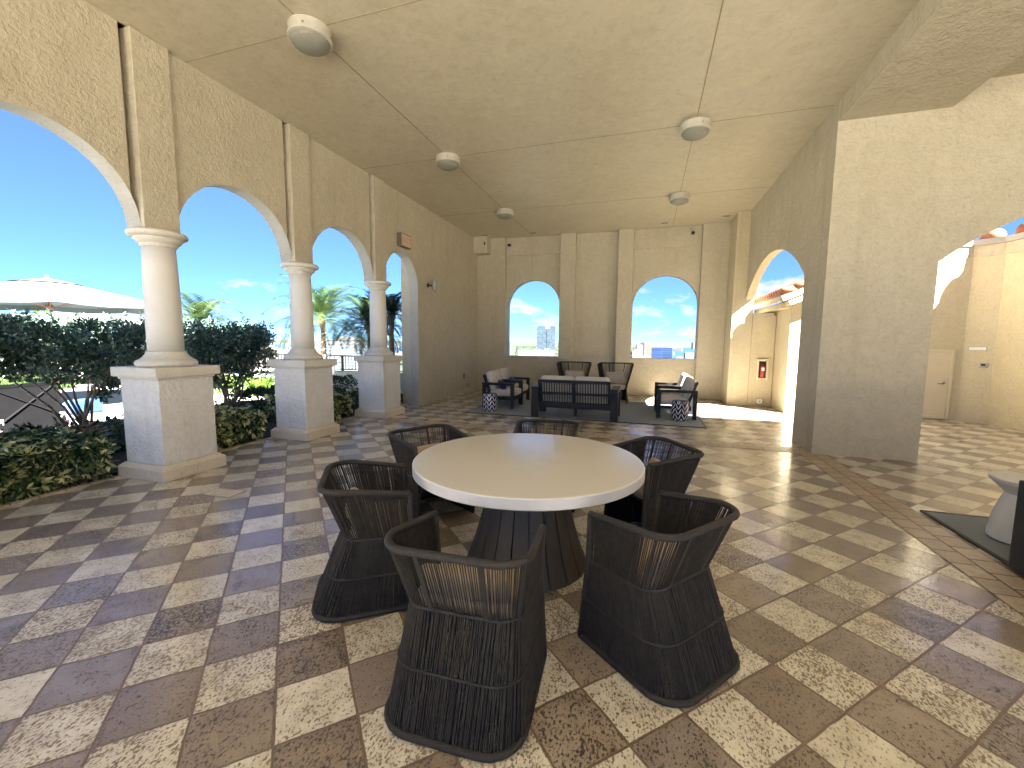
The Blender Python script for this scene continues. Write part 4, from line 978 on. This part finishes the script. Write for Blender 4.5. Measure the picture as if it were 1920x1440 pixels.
# terrace parapet with railing
b = MB(); b.box(-46, -5.63, 10.55, 10.85, -.06, .52); o = tag(b.build('parapet', M['white_st']), 'low white parapet under the iron railing', 'parapet')
b = MB(); b.box(-46, -5.631, 10.50, 10.90, .522, .60); b.build('coping', M['cast'], o, bevel=.01)
rl = thing('railing', 'black iron railing with starburst panels on the parapet', 'railing', (-12, 10.7, .602))
b = MB(); b.bar((-12, 0, .47), (6.3, 0, .47), .05, .035); b.bar((-12, 0, .05), (6.3, 0, .05), .03, .025); b.build('rail', M['dark'], rl)
b = MB(); xx = -12; k = 0
while xx < 6.2:
    b = MB(); b.box(xx - .028, xx + .028, -.028, .028, 0, .452); b.build('post', M['dark'], rl)
    if k % 2 == 0:
        for j in range(1, 8): b = MB(); b.box(xx + j * .115 - .009, xx + j * .115 + .009, -.009, .009, .063, .452); b.build('baluster', M['dark'], rl)
        xx += .92
    else:
        b = MB(); c = (xx + .3, 0, .26)
        for a in range(8):
            an = a * PI / 4; ex = .27 * max(-1, min(1, 1.5 * math.cos(an))); ez = .195 * max(-1, min(1, 1.5 * math.sin(an))); b.bar(c, (c[0] + ex, 0, c[2] + ez), .014, .014)
        b.tube([(c[0], -.02, c[2]), (c[0], .02, c[2])], .045, 12); b.build('starburst', M['dark'], rl); xx += .6
    k += 1
# path light
t = thing('path_light', 'small mushroom shaped path light in the lime ground cover', 'garden light', (-11.45, 9.9, .1))
b = MB(); b.tube([(0, 0, 0), (0, 0, .42)], .015, 8); b.build('stake', M['dark'], t); b = MB(); b.lathe([(.10, .40), (.095, .42), (.05, .47), (.01, .49)], 20); b.build('shade', M['grey'], t)

# umbrellas
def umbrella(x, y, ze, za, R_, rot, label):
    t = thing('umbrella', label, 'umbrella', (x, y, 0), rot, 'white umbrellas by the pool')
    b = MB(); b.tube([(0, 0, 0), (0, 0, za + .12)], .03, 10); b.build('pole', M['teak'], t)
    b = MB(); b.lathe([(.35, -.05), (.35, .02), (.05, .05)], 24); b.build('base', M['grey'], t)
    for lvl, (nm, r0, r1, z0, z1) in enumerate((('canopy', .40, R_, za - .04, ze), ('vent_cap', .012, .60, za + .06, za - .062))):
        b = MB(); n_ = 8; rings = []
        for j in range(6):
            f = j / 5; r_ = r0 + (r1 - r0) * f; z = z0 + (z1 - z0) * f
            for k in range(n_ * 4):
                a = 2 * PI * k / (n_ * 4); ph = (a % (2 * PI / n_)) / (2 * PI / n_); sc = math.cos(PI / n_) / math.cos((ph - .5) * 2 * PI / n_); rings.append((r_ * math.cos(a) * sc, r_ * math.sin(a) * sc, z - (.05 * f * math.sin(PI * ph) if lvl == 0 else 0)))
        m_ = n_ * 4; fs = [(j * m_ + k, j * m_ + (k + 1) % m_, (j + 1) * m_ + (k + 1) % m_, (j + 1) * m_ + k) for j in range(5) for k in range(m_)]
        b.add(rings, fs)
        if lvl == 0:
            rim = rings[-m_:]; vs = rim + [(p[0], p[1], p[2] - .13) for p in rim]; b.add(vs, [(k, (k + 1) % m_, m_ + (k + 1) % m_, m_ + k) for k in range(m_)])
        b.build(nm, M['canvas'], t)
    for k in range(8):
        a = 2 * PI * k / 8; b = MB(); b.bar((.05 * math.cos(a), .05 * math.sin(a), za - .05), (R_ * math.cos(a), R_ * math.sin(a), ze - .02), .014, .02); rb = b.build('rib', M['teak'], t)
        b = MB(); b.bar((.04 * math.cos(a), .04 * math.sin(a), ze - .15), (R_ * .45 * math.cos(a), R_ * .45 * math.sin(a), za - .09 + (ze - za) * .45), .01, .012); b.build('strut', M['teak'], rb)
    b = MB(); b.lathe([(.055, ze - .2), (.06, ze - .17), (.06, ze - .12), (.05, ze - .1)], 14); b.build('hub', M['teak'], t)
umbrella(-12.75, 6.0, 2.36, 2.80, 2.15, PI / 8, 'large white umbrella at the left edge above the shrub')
umbrella(-17.4, 9.0, 2.12, 2.42, 2.0, PI / 8, 'white umbrella farther off, half behind the shrub')
# pool, lounger, bench, towel
b = MB(); b.add([(-17.0, 1.5, -.045), (-12.6, 1.5, -.045), (-12.6, 6.2, -.045), (-17.0, 6.2, -.045)], [(0, 1, 2, 3)]); tag(b.build('pool_water', M['pool']), kind='structure')
t = thing('sun_lounger', 'dark backed pool lounger with crossed straps behind the shrub', 'lounger', (-10.0, 4.35, -.05), math.radians(6))
b = MB(); b.bar((0, -.42, .10), (-.18, -.42, .78), .06, .05); b.bar((0, .42, .10), (-.18, .42, .78), .06, .05); b.bar((-.18, -.42, .78), (-.18, .42, .78), .06, .06); b.bar((-.03, -.42, .2), (-.03, .42, .2), .04, .04); b.build('back_frame', M['dkmesh'], t)
b = MB(); vs = [(.045, -.40, .02), (.045, .40, .02), (-.165, .40, .78), (-.165, -.40, .78)]; b.add(vs + [(x - .03, y, z) for x, y, z in vs], [(0, 1, 2, 3), (7, 6, 5, 4), (0, 4, 5, 1), (1, 5, 6, 2), (2, 6, 7, 3), (3, 7, 4, 0)]); b.build('backrest', M['dkmesh'], t)
b = MB(); b.bar((.006, -.38, .22), (-.15, .38, .74), .05, .008); b.bar((.006, .38, .22), (-.15, -.38, .74), .05, .008); b.build('strap', M['black'], t)
b = MB(); b.rbox(-1.5, -.06, -.38, .38, .26, .36, .04, 3); b.build('seat_cushion', M['beige'], t)
for (x, y) in ((-.02, -.4), (-.02, .4), (-1.45, -.4), (-1.45, .4)):
    b = MB(); b.box(x - .025, x + .025, y - .025, y + .025, -.01, .26); b.build('leg', M['grey'], t)
t = thing('bench', 'white slim legged bench on the sunny deck at the left', 'bench', (-20.0, 8.75, -.05), math.radians(15))
b = MB(); b.rbox(-.75, .75, -.25, .25, .40, .47, .02, 2); b.build('seat', M['paintw'], t)
for x in (-.7, .7):
    for y in (-.22, .22): b = MB(); b.tube([(x, y, 0), (x, y, .40)], .018, 6); b.build('leg', M['grey'], t)
for (x, y, z, m, w, l) in ((-11.4, 5.75, -.05, 'towel', .2, 'bright blue folded towel pile on the deck beyond the shrub'), (-11.0, 4.95, -.06, 'red', .09, 'red and white pool bag behind the shrub stems')):
    b = MB(); b.rbox(-w, w, -.25, .25, 0, .28, .06, 3, puff=.02)
    if m == 'red': b.rbox(-w * .9, w * .9, -.24, .24, -.001, .12, .04, 3, 1)
    o = b.build('towel_pile' if m == 'towel' else 'pool_bag', [M[m], M['paintw']]); o.location = (x, y, z - .0); tag(o, l, 'towel' if m == 'towel' else 'bag')

# ------------------------------------------------------------------ the city beyond
def at(az, r): x, y, _ = azp(az, r); return x, y
G0 = -70
def tower(name, az0, az1, r, ztop, depth, mat, label, rot=None):
    azc = (az0 + az1) / 2; x, y = at(azc, r); w = 2 * r * math.tan(math.radians((az1 - az0) / 2))
    t = thing(name, label, 'building', (x, y, G0), -math.radians(azc) if rot is None else rot)
    b = MB(); b.box(-w / 2, w / 2, 0, depth, 0, ztop - G0); b.build('wall', mat, t); return t, w
t, w = tower('glass_tower', -14.26, -11.84, 900, 34, 32, M['gl1'], 'pale blue glass tower seen through the left window')
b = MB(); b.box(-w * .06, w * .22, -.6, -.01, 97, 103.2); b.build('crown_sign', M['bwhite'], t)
b = MB(); b.box(w * .05, w * .3, -.9, -.01, 30, 96); b.build('balcony_bay', M['gl1'], t)
t, w = tower('office_block', .62, 3.12, 620, -5.6, 24, M['gl2'], 'dark blue glass office block seen through the right window')
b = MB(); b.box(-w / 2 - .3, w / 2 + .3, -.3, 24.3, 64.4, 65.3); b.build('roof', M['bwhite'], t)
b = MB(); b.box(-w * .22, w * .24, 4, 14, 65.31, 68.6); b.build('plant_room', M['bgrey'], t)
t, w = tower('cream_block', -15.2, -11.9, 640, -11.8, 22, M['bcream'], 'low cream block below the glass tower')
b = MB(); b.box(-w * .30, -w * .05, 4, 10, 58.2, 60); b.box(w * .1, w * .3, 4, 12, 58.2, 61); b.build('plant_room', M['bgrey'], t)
b = MB()
for k in range(5): b.box(-w * .4 + k * w * .17, -w * .4 + k * w * .17 + w * .09, -.15, -.01, 50, 53)
b.build('window', M['bwin'], t)
# white apartment block with balconies
azc = -37.6; r = 470; x, y = at(azc, r); w = 2 * r * math.tan(math.radians(3.9))
t = thing('apartment_block', 'white balconied apartment block beyond the railing', 'building', (x, y, G0), -math.radians(azc))
H = 71.5
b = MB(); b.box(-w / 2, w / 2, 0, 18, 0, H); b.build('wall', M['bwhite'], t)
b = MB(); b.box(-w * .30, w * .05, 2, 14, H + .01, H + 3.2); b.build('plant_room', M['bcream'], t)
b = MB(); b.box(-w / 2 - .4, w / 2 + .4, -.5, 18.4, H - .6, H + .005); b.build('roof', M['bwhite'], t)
nb = 13
for k in range(nb):
    px0 = -w / 2 + w * (k + .14) / nb
    b = MB()
    for fl_ in range(16): b.box(px0, px0 + w / nb * .62, -.12, -.01, H - 4.2 - fl_ * 3.1, H - 2.2 - fl_ * 3.1)
    b.build('window', M['bwin'], t)
for fl_ in range(15):
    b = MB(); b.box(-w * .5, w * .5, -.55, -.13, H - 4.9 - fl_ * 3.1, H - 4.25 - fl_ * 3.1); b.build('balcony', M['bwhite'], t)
# scattered small buildings
g = random.Random(5); base = None
def far_building(az, r, w, h, m):
    x, y = at(az, r); b = MB(); b.box(-w / 2, w / 2, -w / 3, w / 3, 0, h); b.box(-w * .2, w * .15, -w * .15, w * .15, h, h + 3)
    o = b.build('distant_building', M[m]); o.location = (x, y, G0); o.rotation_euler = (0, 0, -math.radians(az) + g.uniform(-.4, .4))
    return tag(o, 'pale building far off in the city', 'building', 'distant city buildings')
for k in range(46):
    az = g.choice([g.uniform(-16.5, -10.5), g.uniform(-1, 6), g.uniform(-50, -31), g.uniform(-62, -40)]); r = g.uniform(1500, 5200)
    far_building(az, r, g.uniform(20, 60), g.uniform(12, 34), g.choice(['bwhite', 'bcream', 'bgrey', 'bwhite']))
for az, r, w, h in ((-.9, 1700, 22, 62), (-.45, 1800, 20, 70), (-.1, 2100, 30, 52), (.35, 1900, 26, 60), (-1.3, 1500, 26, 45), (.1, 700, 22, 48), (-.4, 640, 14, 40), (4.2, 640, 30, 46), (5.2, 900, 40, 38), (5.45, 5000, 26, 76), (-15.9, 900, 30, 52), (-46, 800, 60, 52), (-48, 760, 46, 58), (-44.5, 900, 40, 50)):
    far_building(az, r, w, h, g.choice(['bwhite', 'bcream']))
# port: container stacks and cranes
for k, (az, r) in enumerate(((-47.2, 1250), (-45.9, 1280), (-44.8, 1240), (-43.6, 1300), (-42.6, 1260), (-41.9, 1350))):
    x, y = at(az, r); b = MB(); gg = random.Random(k)
    for j in range(5): b.box(-14 + j * 5.8, -14 + j * 5.8 + 5.2, 0, 12, 0, 24 + 4 * gg.randint(2, 5))
    o = b.build('container_stack', M['contred']); o.location = (x, y, G0); o.rotation_euler = (0, 0, -math.radians(az)); tag(o, 'red container stacks far off in the port', 'containers', 'container stacks in the port')
for az in (-46.5, -45.2, -43.9):
    x, y = at(az, 1500); t = thing('port_crane', 'dark gantry crane far off in the port', 'crane', (x, y, G0), -math.radians(az), 'gantry cranes in the port')
    b = MB(); b.bar((-40, 0, 58), (30, 0, 58), 3, 3); b.build('boom', M['bgrey'], t)
    b = MB()
    for xx in (-10, 10): b.bar((xx, 0, 0), (xx, 0, 57), 3, 3)
    b.bar((0, 0, 58), (0, 0, 66), 3, 3); b.build('leg', M['bgrey'], t)
# far woods as one mass of treetops
g = np.random.default_rng(9); N = 2600
azs = np.where(g.random(N) < .6, g.uniform(-17, -10, N), np.where(g.random(N) < .5, g.uniform(-2, 3, N), g.uniform(-52, -32, N))); rr = np.exp(g.uniform(math.log(1250), math.log(6000), N)); 
ico = bmesh.new(); bmesh.ops.create_icosphere(ico, subdivisions=1, radius=1); iv = np.array([v.co[:] for v in ico.verts]); iff = np.array([[v.index for v in f.verts] for f in ico.faces]); ico.free()
cx = np.stack([rr * np.sin(np.radians(azs)), rr * np.cos(np.radians(azs)), np.full(N, -67.0)], 1); sc = g.uniform(6, 15, N)
V = (iv[None] * (1 + g.normal(0, .18, (N, len(iv), 1))) * sc[:, None, None] * np.array([1, 1, .7]) + cx[:, None]).reshape(-1, 3); F = (iff[None] + (np.arange(N) * len(iv))[:, None, None]).reshape(-1, 3)
me = bpy.data.meshes.new('woods'); me.from_pydata(V.tolist(), [], F.tolist()); me.materials.append(leafmat('far_trees', (.007, .017, .006), (.018, .034, .013), None, .9, 0)); a = me.attributes.new('tint', 'FLOAT', 'FACE'); a.data.foreach_set('value', g.random(len(F)).astype(np.float32))
o = bpy.data.objects.new('woods', me); COL.objects.link(o); tag(o, 'far green treetops between the city buildings', 'trees', None, 'stuff')

# ------------------------------------------------------------------ world, sun, camera
CLV = .9
SUN_EL = math.radians(48.3); SUN_AZ = math.radians(126)   # azimuth clockwise from +Y
w = bpy.data.worlds.new('World'); S.world = w; w.use_nodes = True; nt = w.node_tree; bg = nt.nodes['Background']
sky = nd(nt, 'ShaderNodeTexSky'); sky.sky_type = 'NISHITA'; sky.sun_disc = False; sky.sun_elevation = SUN_EL; sky.sun_rotation = SUN_AZ; sky.altitude = 800; sky.air_density = .4; sky.dust_density = .0; sky.ozone_density = 4.0
tc = nd(nt, 'ShaderNodeTexCoord'); sp = nd(nt, 'ShaderNodeSeparateXYZ'); lk(nt, tc.outputs['Generated'], sp.inputs[0])
mp = nd(nt, 'ShaderNodeMapping'); mp.inputs['Scale'].default_value = (1, 1, 2.6); mp.inputs['Location'].default_value = (.35, .12, 0); lk(nt, tc.outputs['Generated'], mp.inputs[0])
n1 = noise(nt, mp.outputs[0], 9, 7, .55, .2); n2 = noise(nt, mp.outputs[0], 2.2, 2)
z = sp.outputs[2]
band = mth(nt, 'MULTIPLY', mrange(nt, z, .0, .02, 0, 1), mrange(nt, z, .05, .17, 1, 0))
thr = mth(nt, 'SUBTRACT', .675, mth(nt, 'MULTIPLY', band, .14))
thr = mth(nt, 'SUBTRACT', thr, mrange(nt, sp.outputs[0], -.5, -.28, 0, .05))
thr = mth(nt, 'SUBTRACT', thr, mth(nt, 'MULTIPLY', mth(nt, 'SUBTRACT', n2, .5), .25))
cl = mth(nt, 'MULTIPLY', mrange(nt, mth(nt, 'SUBTRACT', n1, thr), 0, .10, 0, 1), mrange(nt, band, 0, .3, 0, .9))
skc = mixc(nt, 1.0, sky.outputs[0], ramp(nt, z, [(0, (.135, .172, .205)), (.12, (.195, .25, .30)), (.45, (.40, .43, .45)), (1, (.50, .51, .51))]), 'MULTIPLY')
cmix = mixc(nt, cl, skc, (CLV, CLV, CLV * 1.03))
lk(nt, cmix, bg.inputs[0]); bg.inputs[1].default_value = .05
sd = bpy.data.lights.new('sun', 'SUN'); sd.energy = 3.6; sd.angle = math.radians(.5); sd.color = (1, .965, .91)
so = bpy.data.objects.new('sun', sd); COL.objects.link(so)
dvec = Vector((math.sin(SUN_AZ) * math.cos(SUN_EL), math.cos(SUN_AZ) * math.cos(SUN_EL), math.sin(SUN_EL)))
so.rotation_euler = dvec.to_track_quat('Z', 'Y').to_euler(); so.location = dvec * 60
cam = bpy.data.cameras.new('camera'); co = bpy.data.objects.new('camera', cam); COL.objects.link(co)
f_px, pitch, roll, yaw = 792.7, .1009, .00845, .3065
fw = Vector((-math.sin(yaw) * math.cos(pitch), math.cos(yaw) * math.cos(pitch), -math.sin(pitch))); rt = Vector((math.cos(yaw), math.sin(yaw), 0)); up = rt.cross(fw)
r2 = rt * math.cos(roll) + up * math.sin(roll); u2 = up * math.cos(roll) - rt * math.sin(roll)
m4 = Matrix((r2, u2, -fw)).transposed().to_4x4(); m4.translation = (0, 0, 1.55); co.matrix_world = m4
cam.sensor_width = 36; cam.lens = f_px / 1920 * 36; cam.clip_start = .05; cam.clip_end = 90000
S.camera = co
vs_ = S.view_settings; vs_.view_transform = 'Standard'; vs_.look = 'None'; vs_.gamma = 1; vs_.exposure = 4.65; vs_.use_curve_mapping = False
S.render.engine = 'CYCLES'; cy = S.cycles
cy.use_denoising = True; cy.max_bounces = 10; cy.diffuse_bounces = 8; cy.glossy_bounces = 4; cy.transmission_bounces = 4; cy.transparent_max_bounces = 4
cy.caustics_reflective = False; cy.caustics_refractive = False; cy.sample_clamp_indirect = 6
